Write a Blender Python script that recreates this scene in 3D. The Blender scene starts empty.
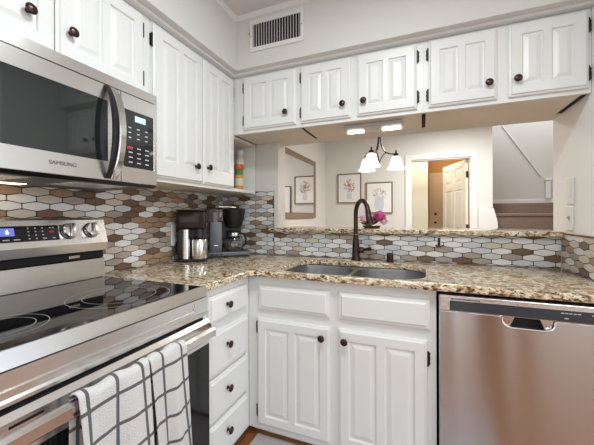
import bpy, bmesh, math, random
from mathutils import Vector, Matrix
S = bpy.context.scene
COL = S.collection
PI = math.pi
R = math.radians
random.seed(7)

# ---------------------------------------------------------------- camera
cam_d = bpy.data.cameras.new('camera')
cam = bpy.data.objects.new('camera', cam_d)
COL.objects.link(cam)
cam_d.sensor_width = 36.0
cam_d.lens = 307.48 / 594 * 36.0
cam_d.shift_y = -6.37 / 594
cam_d.clip_start = 0.02
cam.matrix_world = (Matrix.Translation((1.4934, -2.0802, 1.2021)) @ Matrix.Rotation(R(22.05), 4, 'Z')
                    @ Matrix.Rotation(R(90), 4, 'X') @ Matrix.Rotation(R(-0.17), 4, 'Z'))
S.camera = cam

# ---------------------------------------------------------------- world, lamps, exposure
S.view_settings.view_transform = 'Standard'
S.view_settings.look = 'None'
S.view_settings.gamma = 1.0
S.view_settings.use_curve_mapping = False
S.view_settings.exposure = 0.15
W_ = bpy.data.worlds.new('world')
S.world = W_
W_.use_nodes = True
W_.node_tree.nodes['Background'].inputs[0].default_value = (0.80, 0.88, 1.0, 1)
W_.node_tree.nodes['Background'].inputs[1].default_value = 1.0


def area(name, loc, target, sx, sy, power, color=(1, 1, 1)):
    l = bpy.data.lights.new(name, 'AREA')
    l.shape = 'RECTANGLE'
    l.size, l.size_y, l.energy, l.color = sx, sy, power, color
    o = bpy.data.objects.new(name, l)
    COL.objects.link(o)
    o.location = loc
    o.rotation_euler = (Vector(target) - Vector(loc)).to_track_quat('-Z', 'Y').to_euler()
    return o


def point(name, loc, power, color=(1, 1, 1), r=0.05):
    l = bpy.data.lights.new(name, 'POINT')
    l.energy, l.color, l.shadow_soft_size = power, color, r
    o = bpy.data.objects.new(name, l)
    COL.objects.link(o)
    o.location = loc
    return o


area('kitchen_ceiling_lamp', (1.36, -1.42, 2.44), (1.36, -1.42, 0), 0.28, 0.28, 16, (0.90, 0.97, 1.0))
area('living_room_fill', (2.9, -2.6, 2.44), (2.9, -2.6, 0), 0.9, 0.9, 17, (0.95, 0.98, 1.0))  # added fill to brighten what the steel reflects; no lamp seen there
area('living_room_side_fill', (5.05, -1.9, 1.45), (1.0, -1.4, 1.1), 2.6, 1.7, 37, (0.88, 0.95, 1.0))  # added daylight fill from the living room side, its window unseen
area('rear_fill', (1.0, -3.40, 1.5), (1.0, 0.0, 1.1), 1.5, 1.3, 6, (0.90, 0.96, 1.0))  # added broad fill from behind the camera; the rear wall has no window
area('dining_fill', (1.9, 1.7, 2.44), (1.9, 1.7, 0), 0.5, 0.5, 41, (0.98, 1.0, 0.96))  # added overhead area fill that brightens the dining room, not a visible fixture
area('stairwell_daylight', (3.3, 3.3, 3.9), (3.2, 4.2, 1.5), 0.9, 0.9, 24, (0.93, 0.96, 1.0))
point('hall_lamp', (1.55, 3.35, 2.25), 12.0, (1.0, 0.92, 0.78))
point('hall_end_fill', (2.0, 4.5, 2.3), 4.5, (1.0, 0.80, 0.55))  # added point light to lift the dark far end of the hall

# ---------------------------------------------------------------- materials
MATS = {}


def mat(name, color=(0.8, 0.8, 0.8), rough=0.5, metal=0.0, emit=None, es=0.0, trans=0.0, coat=0.0, spec=0.5,
        ior=1.45, aniso=0.0):
    if name in MATS:
        return MATS[name]
    m = bpy.data.materials.new(name)
    m.use_nodes = True
    b = m.node_tree.nodes['Principled BSDF']
    b.inputs['Base Color'].default_value = (*color, 1)
    b.inputs['Roughness'].default_value = rough
    b.inputs['Metallic'].default_value = metal
    b.inputs['Specular IOR Level'].default_value = spec
    b.inputs['IOR'].default_value = ior
    b.inputs['Transmission Weight'].default_value = trans
    b.inputs['Coat Weight'].default_value = coat
    b.inputs['Anisotropic'].default_value = aniso
    if emit:
        b.inputs['Emission Color'].default_value = (*emit, 1)
        b.inputs['Emission Strength'].default_value = es
    MATS[name] = m
    return m


def nd(m, t, **kw):
    n = m.node_tree.nodes.new(t)
    for k, v in kw.items():
        setattr(n, k, v)
    return n


def lk(m, a, b):
    m.node_tree.links.new(a, b)


def bsdf(m):
    return m.node_tree.nodes['Principled BSDF']


def ramp(m, stops, interp='LINEAR'):
    r = nd(m, 'ShaderNodeValToRGB')
    r.color_ramp.interpolation = interp
    e = r.color_ramp.elements
    while len(e) < len(stops):
        e.new(0.5)
    for i, (p, c) in enumerate(stops):
        e[i].position = p
        e[i].color = (*c, 1)
    return r


def coords(m, scale=(1, 1, 1), kind='Object'):
    tc = nd(m, 'ShaderNodeTexCoord')
    mp = nd(m, 'ShaderNodeMapping')
    mp.inputs['Scale'].default_value = scale
    lk(m, tc.outputs[kind], mp.inputs[0])
    return mp.outputs[0]


def noise(m, vec, scale, detail=4, rough=0.5, dist=0.0):
    n = nd(m, 'ShaderNodeTexNoise')
    n.inputs['Scale'].default_value = scale
    n.inputs['Detail'].default_value = detail
    n.inputs['Roughness'].default_value = rough
    n.inputs['Distortion'].default_value = dist
    lk(m, vec, n.inputs['Vector'])
    return n.outputs[0]


def bump(m, h, strength, dist=0.002):
    b = nd(m, 'ShaderNodeBump')
    b.inputs['Strength'].default_value = strength
    b.inputs['Distance'].default_value = dist
    lk(m, h, b.inputs['Height'])
    lk(m, b.outputs[0], bsdf(m).inputs['Normal'])


def mixc(m, f, a, b):
    n = nd(m, 'ShaderNodeMix', data_type='RGBA')
    if isinstance(f, float):
        n.inputs[0].default_value = f
    else:
        lk(m, f, n.inputs[0])
    for i, v in ((6, a), (7, b)):
        if isinstance(v, tuple):
            n.inputs[i].default_value = (*v, 1)
        else:
            lk(m, v, n.inputs[i])
    return n.outputs[2]


M_cab = mat('cabinet_white_paint', (0.815, 0.825, 0.805), 0.32)
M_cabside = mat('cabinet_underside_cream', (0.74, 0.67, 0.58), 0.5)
M_wall = mat('wall_paint_warm_grey', (0.71, 0.70, 0.665), 0.85)
bump(M_wall, noise(M_wall, coords(M_wall), 90, 3), 0.15, 0.003)
M_wallw = mat('right_wall_paint', (0.88, 0.875, 0.86), 0.85)
bump(M_wallw, noise(M_wallw, coords(M_wallw), 90, 3), 0.12, 0.003)
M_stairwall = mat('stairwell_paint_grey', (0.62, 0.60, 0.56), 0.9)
M_ceil = mat('ceiling_paint', (0.74, 0.72, 0.70), 0.9)
M_trim = mat('white_trim_paint', (0.80, 0.79, 0.78), 0.4)
M_bronze = mat('oil_rubbed_bronze', (0.062, 0.038, 0.032), 0.28, 0.8)
M_blackm = mat('black_iron', (0.03, 0.027, 0.025), 0.4, 0.6)
M_black = mat('black_plastic', (0.012, 0.012, 0.014), 0.35)
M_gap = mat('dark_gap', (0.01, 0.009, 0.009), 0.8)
M_glassblk = mat('black_ceramic_glass', (0.006, 0.006, 0.007), 0.03, spec=0.6)
M_ovenglass = mat('oven_window_glass', (0.008, 0.008, 0.009), 0.08, spec=0.6)
M_mwglass = mat('microwave_window_glass', (0.010, 0.016, 0.016), 0.04, spec=0.5, ior=1.8)
M_ring = mat('burner_ring_print', (0.40, 0.40, 0.40), 0.4)
M_white = mat('white_plastic', (0.82, 0.81, 0.79), 0.35)
M_print = mat('light_grey_print', (0.62, 0.62, 0.62), 0.6)
M_red = mat('red_button_print', (0.55, 0.03, 0.03), 0.5)
M_greytext = mat('grey_lettering', (0.16, 0.16, 0.16), 0.6)
M_lcd = mat('lit_blue_display', (0.1, 0.12, 0.4), 0.3, emit=(0.16, 0.20, 0.75), es=0.7)
M_lcdt = mat('lit_white_digit', (0.8, 0.85, 1), 0.3, emit=(0.8, 0.85, 1.0), es=2.0)
M_lcdg = mat('lit_pale_display', (0.3, 0.5, 0.6), 0.3, emit=(0.55, 0.75, 0.85), es=0.8)
M_mirror = mat('mirror_silver', (0.92, 0.93, 0.93), 0.01, 1.0)
M_frame = mat('taupe_wood_frame', (0.235, 0.17, 0.12), 0.45)
M_artframe = mat('thin_bronze_frame', (0.23, 0.16, 0.105), 0.4)
M_paper = mat('art_paper', (0.82, 0.81, 0.80), 0.12)
M_shade = mat('frosted_glass_shade', (0.95, 0.92, 0.88), 0.4, emit=(1.0, 0.91, 0.80), es=1.1)
M_tube = mat('lit_lamp_strip', (1, 1, 1), 0.4, emit=(1.0, 0.95, 0.86), es=7.0)
M_doorcream = mat('cream_door_paint', (0.80, 0.74, 0.64), 0.4)
M_hallcream = mat('hall_wall_cream', (0.78, 0.74, 0.62), 0.8)
M_halltan = mat('hall_wall_orange_tan', (0.55, 0.32, 0.13), 0.8)
M_halldoor = mat('hall_door_tan', (0.74, 0.60, 0.44), 0.5)
M_glass = mat('clear_glass', (0.95, 0.97, 0.97), 0.02, trans=1.0)
M_greymetal = mat('grey_painted_metal', (0.14, 0.155, 0.17), 0.38, 0.35)
M_orangelid = mat('orange_red_lid', (0.62, 0.13, 0.04), 0.4)
M_green = mat('green_label', (0.12, 0.25, 0.09), 0.5)
M_leaf = mat('leaf_green', (0.13, 0.33, 0.05), 0.5)
M_amber = mat('amber_seasoning', (0.70, 0.36, 0.06), 0.35)
M_label = mat('pale_bottle_label', (0.75, 0.72, 0.55), 0.5)
M_pink = mat('magenta_petals', (0.72, 0.13, 0.42), 0.6)
M_pinkl = mat('pale_pink_petals', (0.85, 0.55, 0.68), 0.6)
M_drain = mat('drain_steel', (0.35, 0.35, 0.35), 0.3, 1.0)
M_beans = mat('dark_coffee_hopper', (0.03, 0.017, 0.012), 0.15, spec=0.4)


def steel(name, col, rough, direction=(1, 1, 60), strength=0.06, aniso=0.0):
    m = mat(name, col, rough, 1.0)
    v = coords(m, direction)
    h = noise(m, v, 12, 5, 0.7)
    bump(m, h, strength, 0.002)
    return m


# brushed along the horizontal: grain varies fast with height
M_steel = steel('brushed_stainless', (0.84, 0.83, 0.81), 0.26, (1, 1, 60), 0.04)
M_steel2 = steel('polished_stainless', (0.78, 0.775, 0.77), 0.16, (1, 1, 40), 0.02)
M_dw = mat('dishwasher_stainless', (0.60, 0.595, 0.59), 0.23, 1.0, aniso=1.0)
bsdf(M_dw).inputs['Anisotropic Rotation'].default_value = 0.25
_tg = nd(M_dw, 'ShaderNodeTangent', direction_type='RADIAL', axis='Z')
lk(M_dw, _tg.outputs[0], bsdf(M_dw).inputs['Tangent'])
M_sink = steel('sink_stainless', (0.40, 0.41, 0.42), 0.38, (30, 4, 4), 0.04)

# granite
M_gran = mat('golden_granite', (0.6, 0.5, 0.38), 0.12, coat=0.3)
_v = coords(M_gran, (0.55, 1.0, 1.0))
_n1 = noise(M_gran, _v, 52, 6, 0.68, 0.9)
_r1 = ramp(M_gran, [(0.36, (0.12, 0.07, 0.04)), (0.44, (0.44, 0.29, 0.145)), (0.505, (0.70, 0.56, 0.37)),
                    (0.575, (0.86, 0.785, 0.64))])
lk(M_gran, _n1, _r1.inputs[0])
_n2 = noise(M_gran, _v, 95, 4, 0.6, 0.4)
_r2 = ramp(M_gran, [(0.40, (1, 1, 1)), (0.47, (0, 0, 0))])
lk(M_gran, _n2, _r2.inputs[0])
_n3 = noise(M_gran, _v, 9, 3, 0.5, 0.5)
_r3 = ramp(M_gran, [(0.40, (0.0, 0.0, 0.0)), (0.62, (1, 1, 1))])
lk(M_gran, _n3, _r3.inputs[0])
_mm = nd(M_gran, 'ShaderNodeMath', operation='MULTIPLY')
lk(M_gran, _r2.outputs[0], _mm.inputs[0])
lk(M_gran, _r3.outputs[0], _mm.inputs[1])
_ma = nd(M_gran, 'ShaderNodeMath', operation='MULTIPLY_ADD')
_ma.inputs[1].default_value = 0.55
lk(M_gran, _mm.outputs[0], _ma.inputs[2])
lk(M_gran, _r2.outputs[0], _ma.inputs[0])
_ma.use_clamp = True
lk(M_gran, mixc(M_gran, _ma.outputs[0], _r1.outputs[0], (0.07, 0.04, 0.025)), bsdf(M_gran).inputs['Base Color'])

# oak floor
M_floor = mat('orange_oak_planks', (0.45, 0.2, 0.07), 0.28)
_b = nd(M_floor, 'ShaderNodeTexBrick')
_b.inputs['Scale'].default_value = 1.0
_b.inputs['Brick Width'].default_value = 1.1
_b.inputs['Row Height'].default_value = 0.085
_b.inputs['Mortar Size'].default_value = 0.0015
_b.inputs['Color1'].default_value = (0.44, 0.205, 0.075, 1)
_b.inputs['Color2'].default_value = (0.35, 0.145, 0.045, 1)
_b.inputs['Mortar'].default_value = (0.12, 0.05, 0.02, 1)
lk(M_floor, coords(M_floor), _b.inputs['Vector'])
_g = noise(M_floor, coords(M_floor, (2, 30, 1)), 3, 4)
lk(M_floor, mixc(M_floor, _g, _b.outputs[0], (0.29, 0.11, 0.035)), bsdf(M_floor).inputs['Base Color'])

M_wood = mat('brown_wood_door', (0.22, 0.10, 0.045), 0.4)
lk(M_wood, mixc(M_wood, noise(M_wood, coords(M_wood, (12, 12, 0.6)), 3, 4), (0.30, 0.13, 0.055), (0.13, 0.055, 0.025)),
   bsdf(M_wood).inputs['Base Color'])

M_rug = mat('mauve_grey_rug', (0.50, 0.44, 0.45), 0.95)
bump(M_rug, noise(M_rug, coords(M_rug), 300, 2), 0.6, 0.004)
M_carpet = mat('brown_stair_carpet', (0.25, 0.17, 0.14), 1.0)
_c = noise(M_carpet, coords(M_carpet), 60, 5, 0.7)
lk(M_carpet, mixc(M_carpet, _c, (0.13, 0.08, 0.06), (0.36, 0.265, 0.225)), bsdf(M_carpet).inputs['Base Color'])
bump(M_carpet, noise(M_carpet, coords(M_carpet), 200, 3), 0.8, 0.01)

# mosaic tile colours
TILE_COLS = [('chalk', (0.80, 0.79, 0.77), 0.18), ('cream', (0.62, 0.55, 0.46), 0.25), ('taupe', (0.40, 0.345, 0.29), 0.25),
             ('cocoa', (0.17, 0.105, 0.066), 0.16), ('russet', (0.36, 0.235, 0.145), 0.2), ('pearl', (0.62, 0.64, 0.65), 0.12)]
M_tiles = []
for n_, c_, r_ in TILE_COLS:
    m_ = mat('mosaic_' + n_, c_, r_)
    v_ = noise(m_, coords(m_, (1, 1, 1)), 45, 4, 0.6, 1.0)
    lk(m_, mixc(m_, v_, tuple(k * 0.84 for k in c_), tuple(min(1, k * 1.13) for k in c_)), bsdf(m_).inputs['Base Color'])
    M_tiles.append(m_)
M_grout = mat('dark_grout', (0.055, 0.045, 0.04), 0.9)

# waffle towel with charcoal window-pane stripes (UV in metres)
M_towel = mat('checked_waffle_cotton', (0.78, 0.77, 0.75), 0.95)
_tc = nd(M_towel, 'ShaderNodeTexCoord')
_sp = nd(M_towel, 'ShaderNodeSeparateXYZ')
lk(M_towel, _tc.outputs['UV'], _sp.inputs[0])
_st = []
for ax in (0, 1):
    d_ = nd(M_towel, 'ShaderNodeMath', operation='DIVIDE'); d_.inputs[1].default_value = 0.080
    lk(M_towel, _sp.outputs[ax], d_.inputs[0])
    f_ = nd(M_towel, 'ShaderNodeMath', operation='FRACT'); lk(M_towel, d_.outputs[0], f_.inputs[0])
    l_ = nd(M_towel, 'ShaderNodeMath', operation='LESS_THAN'); l_.inputs[1].default_value = 0.115
    lk(M_towel, f_.outputs[0], l_.inputs[0])
    _st.append(l_)
_mx = nd(M_towel, 'ShaderNodeMath', operation='MAXIMUM')
lk(M_towel, _st[0].outputs[0], _mx.inputs[0]); lk(M_towel, _st[1].outputs[0], _mx.inputs[1])
lk(M_towel, mixc(M_towel, _mx.outputs[0], (0.66, 0.655, 0.645), (0.12, 0.12, 0.13)), bsdf(M_towel).inputs['Base Color'])
_uv = nd(M_towel, 'ShaderNodeMapping'); lk(M_towel, _tc.outputs['UV'], _uv.inputs[0])
bump(M_towel, noise(M_towel, _uv.outputs[0], 260, 2), 0.9, 0.004)


# ---------------------------------------------------------------- mesh helpers
def mesh_obj(name, me, parent=None, loc=(0, 0, 0), rot=(0, 0, 0)):
    o = bpy.data.objects.new(name, me)
    COL.objects.link(o)
    o.location = loc
    o.rotation_euler = rot
    if parent:
        o.parent = parent
    return o


def obj(name, bm, m, parent=None, loc=(0, 0, 0), rot=(0, 0, 0), smooth=False):
    me = bpy.data.meshes.new(name)
    bmesh.ops.recalc_face_normals(bm, faces=bm.faces[:])
    bm.to_mesh(me)
    bm.free()
    for q in (m if isinstance(m, (list, tuple)) else [m]):
        me.materials.append(q)
    if smooth:
        me.polygons.foreach_set('use_smooth', [True] * len(me.polygons))
        try:
            me.set_sharp_from_angle(angle=R(38))
        except Exception:
            pass
    return mesh_obj(name, me, parent, loc, rot)


def thing(name, label, cat, loc=(0, 0, 0), rz=0.0, group=None):
    o = bpy.data.objects.new(name, None)
    COL.objects.link(o)
    o.empty_display_size = 0.1
    o.location = loc
    o.rotation_euler = (0, 0, rz)
    return tag(o, label, cat, group)


def tag(o, label, cat, group=None):
    o['label'] = label
    o['category'] = cat
    if group:
        o['group'] = group
    return o


def struct(name, bm, m, **kw):
    o = obj(name, bm, m, **kw)
    o['kind'] = 'structure'
    return o


def B():
    return bmesh.new()


def box(bm, x0, x1, y0, y1, z0, z1, bev=0.0, seg=2, mi=0):
    vs = [bm.verts.new((x, y, z)) for z in (z0, z1) for y in (y0, y1) for x in (x0, x1)]
    fs = [bm.faces.new([vs[i] for i in q]) for q in
          ((0, 2, 3, 1), (4, 5, 7, 6), (0, 1, 5, 4), (2, 6, 7, 3), (0, 4, 6, 2), (1, 3, 7, 5))]
    for f in fs:
        f.material_index = mi
    if bev > 0:
        es = list({e for f in fs for e in f.edges})
        r = bmesh.ops.bevel(bm, geom=es, offset=bev, segments=seg, affect='EDGES', profile=0.5)
        for f in r['faces']:
            f.material_index = mi
    return vs


def lathe(bm, prof, c=(0, 0, 0), axis='z', seg=24, mi=0):
    """prof: list of (radius, height). axis direction z, -y or x"""
    rings = []
    for r, h in prof:
        ring = []
        for k in range(seg):
            a = 2 * PI * k / seg
            u, v = r * math.cos(a), r * math.sin(a)
            p = {'z': (u, v, h), '-y': (u, -h, v), 'x': (h, u, v), 'y': (u, h, v)}[axis]
            ring.append(bm.verts.new((c[0] + p[0], c[1] + p[1], c[2] + p[2])))
        rings.append(ring)
    for a, b in zip(rings, rings[1:]):
        for k in range(seg):
            f = bm.faces.new((a[k], a[(k + 1) % seg], b[(k + 1) % seg], b[k]))
            f.material_index = mi
    for ring in (rings[0], rings[-1]):
        if (ring[0].co - ring[seg // 2].co).length > 1e-5:
            bm.faces.new(ring).material_index = mi
    return rings


def tube(bm, path, rad, seg=10, mi=0, sx=1.0):
    P = [Vector(p) for p in path]
    n = len(P)
    rads = rad if isinstance(rad, (list, tuple)) else [rad] * n
    t0 = (P[1] - P[0]).normalized()
    up = Vector((0, 0, 1)) if abs(t0.z) < 0.9 else Vector((0, 1, 0))
    u = t0.cross(up).normalized()
    rings = []
    for i in range(n):
        t = (P[min(i + 1, n - 1)] - P[max(i - 1, 0)]).normalized()
        u = (u - t * u.dot(t)).normalized()
        w = t.cross(u)
        rings.append([bm.verts.new(P[i] + (u * math.cos(2 * PI * k / seg) * sx + w * math.sin(2 * PI * k / seg)) * rads[i])
                      for k in range(seg)])
    for a, b in zip(rings, rings[1:]):
        for k in range(seg):
            bm.faces.new((a[k], a[(k + 1) % seg], b[(k + 1) % seg], b[k])).material_index = mi
    bm.faces.new(rings[0]).material_index = mi
    bm.faces.new(rings[-1]).material_index = mi


def prism(bm, poly, h0, h1, plane='xy', mi=0):
    """extrude polygon (list of 2D points); plane gives the two axes of the points"""
    def P(a, b, h):
        return {'xy': (a, b, h), 'xz': (a, h, b), 'yz': (h, a, b)}[plane]
    lo = [bm.verts.new(P(a, b, h0)) for a, b in poly]
    hi = [bm.verts.new(P(a, b, h1)) for a, b in poly]
    n = len(poly)
    fs = [bm.faces.new(lo), bm.faces.new(hi)]
    for k in range(n):
        fs.append(bm.faces.new((lo[k], lo[(k + 1) % n], hi[(k + 1) % n], hi[k])))
    for f in fs:
        f.material_index = mi


def loft(bm, rings, close_first=True, close_last=True, mi=0):
    vr = [[bm.verts.new(p) for p in r] for r in rings]
    n = len(vr[0])
    for a, b in zip(vr, vr[1:]):
        for k in range(n):
            bm.faces.new((a[k], a[(k + 1) % n], b[(k + 1) % n], b[k])).material_index = mi
    if close_first:
        bm.faces.new(vr[0]).material_index = mi
    if close_last:
        bm.faces.new(vr[-1]).material_index = mi


def rrect(x0, x1, y0, y1, r, n=6):
    pts = []
    for cx, cy, a0 in ((x1 - r, y1 - r, 0), (x0 + r, y1 - r, 90), (x0 + r, y0 + r, 180), (x1 - r, y0 + r, 270)):
        for k in range(n + 1):
            a = R(a0 + 90 * k / n)
            pts.append((cx + r * math.cos(a), cy + r * math.sin(a)))
    return pts


def plate(loops, thick, bev=0.0, res=2):
    """flat plate with holes from closed 2D loops; centre plane at z = 0. Returns a bmesh"""
    cu = bpy.data.curves.new('plate', 'CURVE')
    cu.dimensions = '2D'
    cu.fill_mode = 'BOTH'
    cu.extrude = thick / 2 - bev
    cu.bevel_depth = bev
    cu.bevel_resolution = res
    cu.offset = -bev
    for lp in loops:
        s = cu.splines.new('POLY')
        s.points.add(len(lp) - 1)
        for p, q in zip(s.points, lp):
            p.co = (q[0], q[1], 0, 1)
        s.use_cyclic_u = True
    o = bpy.data.objects.new('plate', cu)
    COL.objects.link(o)
    dg = bpy.context.evaluated_depsgraph_get()
    me = bpy.data.meshes.new_from_object(o.evaluated_get(dg))
    bm = bmesh.new()
    bm.from_mesh(me)
    bpy.data.objects.remove(o)
    bpy.data.curves.remove(cu)
    bpy.data.meshes.remove(me)
    bmesh.ops.remove_doubles(bm, verts=bm.verts[:], dist=1e-5)
    return bm


def each(name, boxes, m, parent, post=None, bev=0.0):
    for b in boxes:
        bm = B(); box(bm, *b, bev, 1)
        if post:
            post(bm)
        obj(name, bm, m, parent)


def text_mesh(txt, size, depth=0.0004, align='CENTER'):
    cu = bpy.data.curves.new('txt', 'FONT')
    cu.body = txt
    cu.size = size
    cu.extrude = depth
    cu.align_x = align
    cu.align_y = 'CENTER'
    o = bpy.data.objects.new('txt', cu)
    COL.objects.link(o)
    dg = bpy.context.evaluated_depsgraph_get()
    me = bpy.data.meshes.new_from_object(o.evaluated_get(dg))
    bm = bmesh.new()
    bm.from_mesh(me)
    bpy.data.objects.remove(o)
    bpy.data.curves.remove(cu)
    bpy.data.meshes.remove(me)
    return bm


def xf(bm, mtx):
    bmesh.ops.transform(bm, matrix=mtx, verts=bm.verts[:])
    return bm


def bez(p0, p1, p2, p3, n=12):
    out = []
    for i in range(n + 1):
        t = i / n
        out.append(tuple((1 - t) ** 3 * a + 3 * (1 - t) ** 2 * t * b + 3 * (1 - t) * t * t * c + t ** 3 * d
                         for a, b, c, d in zip(p0, p1, p2, p3)))
    return out


# ================================================================= THE SETTING
CEIL = 2.475
XR = 2.20          # face of the wall at the right of the sink run
SOF = 0.39         # front of the soffit
bm = B(); box(bm, -0.2, 5.3, -3.7, 5.4, -0.08, 0.0); struct('floor', bm, M_floor)
bm = B(); box(bm, -0.2, 5.3, -3.7, 2.8, CEIL, CEIL + 0.08); box(bm, -0.2, 2.39, 2.8, 5.4, CEIL, CEIL + 0.08)
box(bm, 2.39, 4.3, 2.8, 5.4, 4.2, 4.28)
struct('ceiling', bm, M_ceil)
bm = B(); box(bm, -0.12, 0.0, -3.7, 5.4, 0.0, CEIL); struct('wall_left', bm, M_wall)
bm = B(); box(bm, 0.0, 0.03, 0.126, 2.79, 0.0, CEIL); struct('wall_dining_left', bm, M_wall)
# wall between kitchen and dining room, with the pass-through over the bar
bm = B()
box(bm, 0.0, 0.50, 0.0, 0.125, 0.0, CEIL)
box(bm, 0.50, XR, 0.0, 0.125, 0.0, 1.084)
box(bm, 0.50, XR, 0.0, 0.125, 1.752, CEIL)
struct('wall_back', bm, M_wall)
bm = B(); box(bm, XR, XR + 0.12, -0.78, 0.125, 0.0, CEIL); struct('wall_right', bm, M_wallw)
bm = B()
box(bm, 0.0, SOF, -3.5, 0.0, 2.142, CEIL)
box(bm, SOF, XR, -SOF, 0.0, 2.142, CEIL)
struct('soffit', bm, M_wall)
# small mouldings: under the soffit along the cabinet tops, and where soffit meets ceiling
bm = B(); prism(bm, [(0.306, 2.131), (0.345, 2.131), (0.350, 2.1415), (0.306, 2.1415)], -1.9, -0.345, 'xz')
box(bm, 0.306, 0.350, -0.345, -0.306, 2.131, 2.1415)
struct('trim_1', bm, M_trim)
bm = B(); prism(bm, [(-0.306, 2.131), (-0.345, 2.131), (-0.350, 2.1415), (-0.306, 2.1415)], 0.351, XR - 0.001, 'yz')
struct('trim_2', bm, M_trim)
bm = B()
prism(bm, [(SOF, CEIL), (SOF + 0.02, CEIL), (SOF, CEIL - 0.02)], -3.4, -SOF, 'xz')
prism(bm, [(-SOF, CEIL), (-SOF - 0.02, CEIL), (-SOF, CEIL - 0.02)], SOF, XR, 'yz')
struct('trim_3', bm, M_trim)
# far dining wall with a cased doorway
DX0, DX1, DY, DH = 1.345, 2.135, 2.79, 2.025
bm = B()
box(bm, 0.0, DX0, DY, DY + 0.12, 0, CEIL)
box(bm, DX1, 2.39, DY, DY + 0.12, 0, CEIL)
box(bm, DX0, DX1, DY, DY + 0.12, DH, CEIL)
struct('wall_far', bm, M_wall)
bm = B()
for x0, x1, z0, z1 in ((DX0 - 0.075, DX0, 0, DH + 0.075), (DX1, DX1 + 0.075, 0, DH + 0.075), (DX0, DX1, DH, DH + 0.075)):
    box(bm, x0, x1, DY - 0.02, DY, z0, z1, 0.004)
box(bm, DX0, DX0 + 0.015, DY, DY + 0.12, 0, DH)
box(bm, DX1 - 0.015, DX1, DY, DY + 0.12, 0, DH)
box(bm, DX0 + 0.015, DX1 - 0.015, DY, DY + 0.12, DH - 0.015, DH)
struct('trim_4', bm, M_trim)
# hall behind the doorway
bm = B(); box(bm, 0.6, 1.60, 3.85, 3.95, 0, CEIL); struct('wall_hall_left', bm, M_hallcream)
bm = B(); box(bm, 0.6, 2.38, 5.02, 5.12, 0, CEIL); struct('wall_hall_back', bm, M_halltan)
bm = B(); box(bm, 2.32, 2.39, DY + 0.12, 5.02, 0, CEIL); struct('wall_hall_right', bm, M_halltan)
# stairwell
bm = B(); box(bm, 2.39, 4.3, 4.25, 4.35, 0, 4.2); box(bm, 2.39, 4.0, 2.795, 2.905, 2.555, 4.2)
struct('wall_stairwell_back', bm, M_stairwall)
bm = B(); box(bm, 4.0, 4.1, 0.125, 4.25, 0, 4.2); struct('wall_dining_right', bm, M_wall)
bm = B(); box(bm, 2.39, 4.0, 4.23, 4.25, 1.385, 1.475, 0.004); struct('baseboard_stairwell', bm, M_trim)
# rest of the room behind and beside the camera
bm = B(); box(bm, -0.12, 5.3, -3.7, -3.6, 0, CEIL); struct('wall_rear', bm, M_wallw)
bm = B(); box(bm, 5.15, 5.25, -3.6, 5.3, 0, 0.5); box(bm, 5.15, 5.25, -3.6, 5.3, 2.35, CEIL)
struct('wall_living_room', bm, M_wallw)
d2 = thing('reflection_door', 'brown wooden door made up behind the camera for the dishwasher reflection', 'door', (2.25, -3.6, 0), 0)  # invented door, out of view, giving the dishwasher steel something brown to reflect
d2['kind'] = 'structure'
M_streak = mat('streak_glow', (0.8, 0.85, 0.9), 0.1, emit=(0.85, 0.92, 1.0), es=5.0)  # added glow that puts bright streaks into the dishwasher reflection
cuts = [(-0.355, -0.322), (-0.212, -0.192), (0.178, 0.200)]
bm = B()
xs_ = [-0.45] + [v for c in cuts for v in c] + [0.42]
for xa, xb in zip(xs_[0::2], xs_[1::2]):
    box(bm, xa, xb, 0.0, 0.045, 0.01, 2.04)
obj('door_leaf', bm, M_wood, d2)
for xa, xb in cuts:
    bm = B(); box(bm, xa + 0.0005, xb - 0.0005, 0.015, 0.03, 0.012, 2.038); obj('glow_strip', bm, M_streak, d2)
bm = B()
for xa, xb in ((-0.51, -0.451), (0.421, 0.48)):
    box(bm, xa, xb, 0.0, 0.05, 0.0, 2.1, 0.003)
box(bm, -0.451, 0.421, 0.0, 0.05, 2.041, 2.1)
obj('casing', bm, M_trim, d2)


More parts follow.
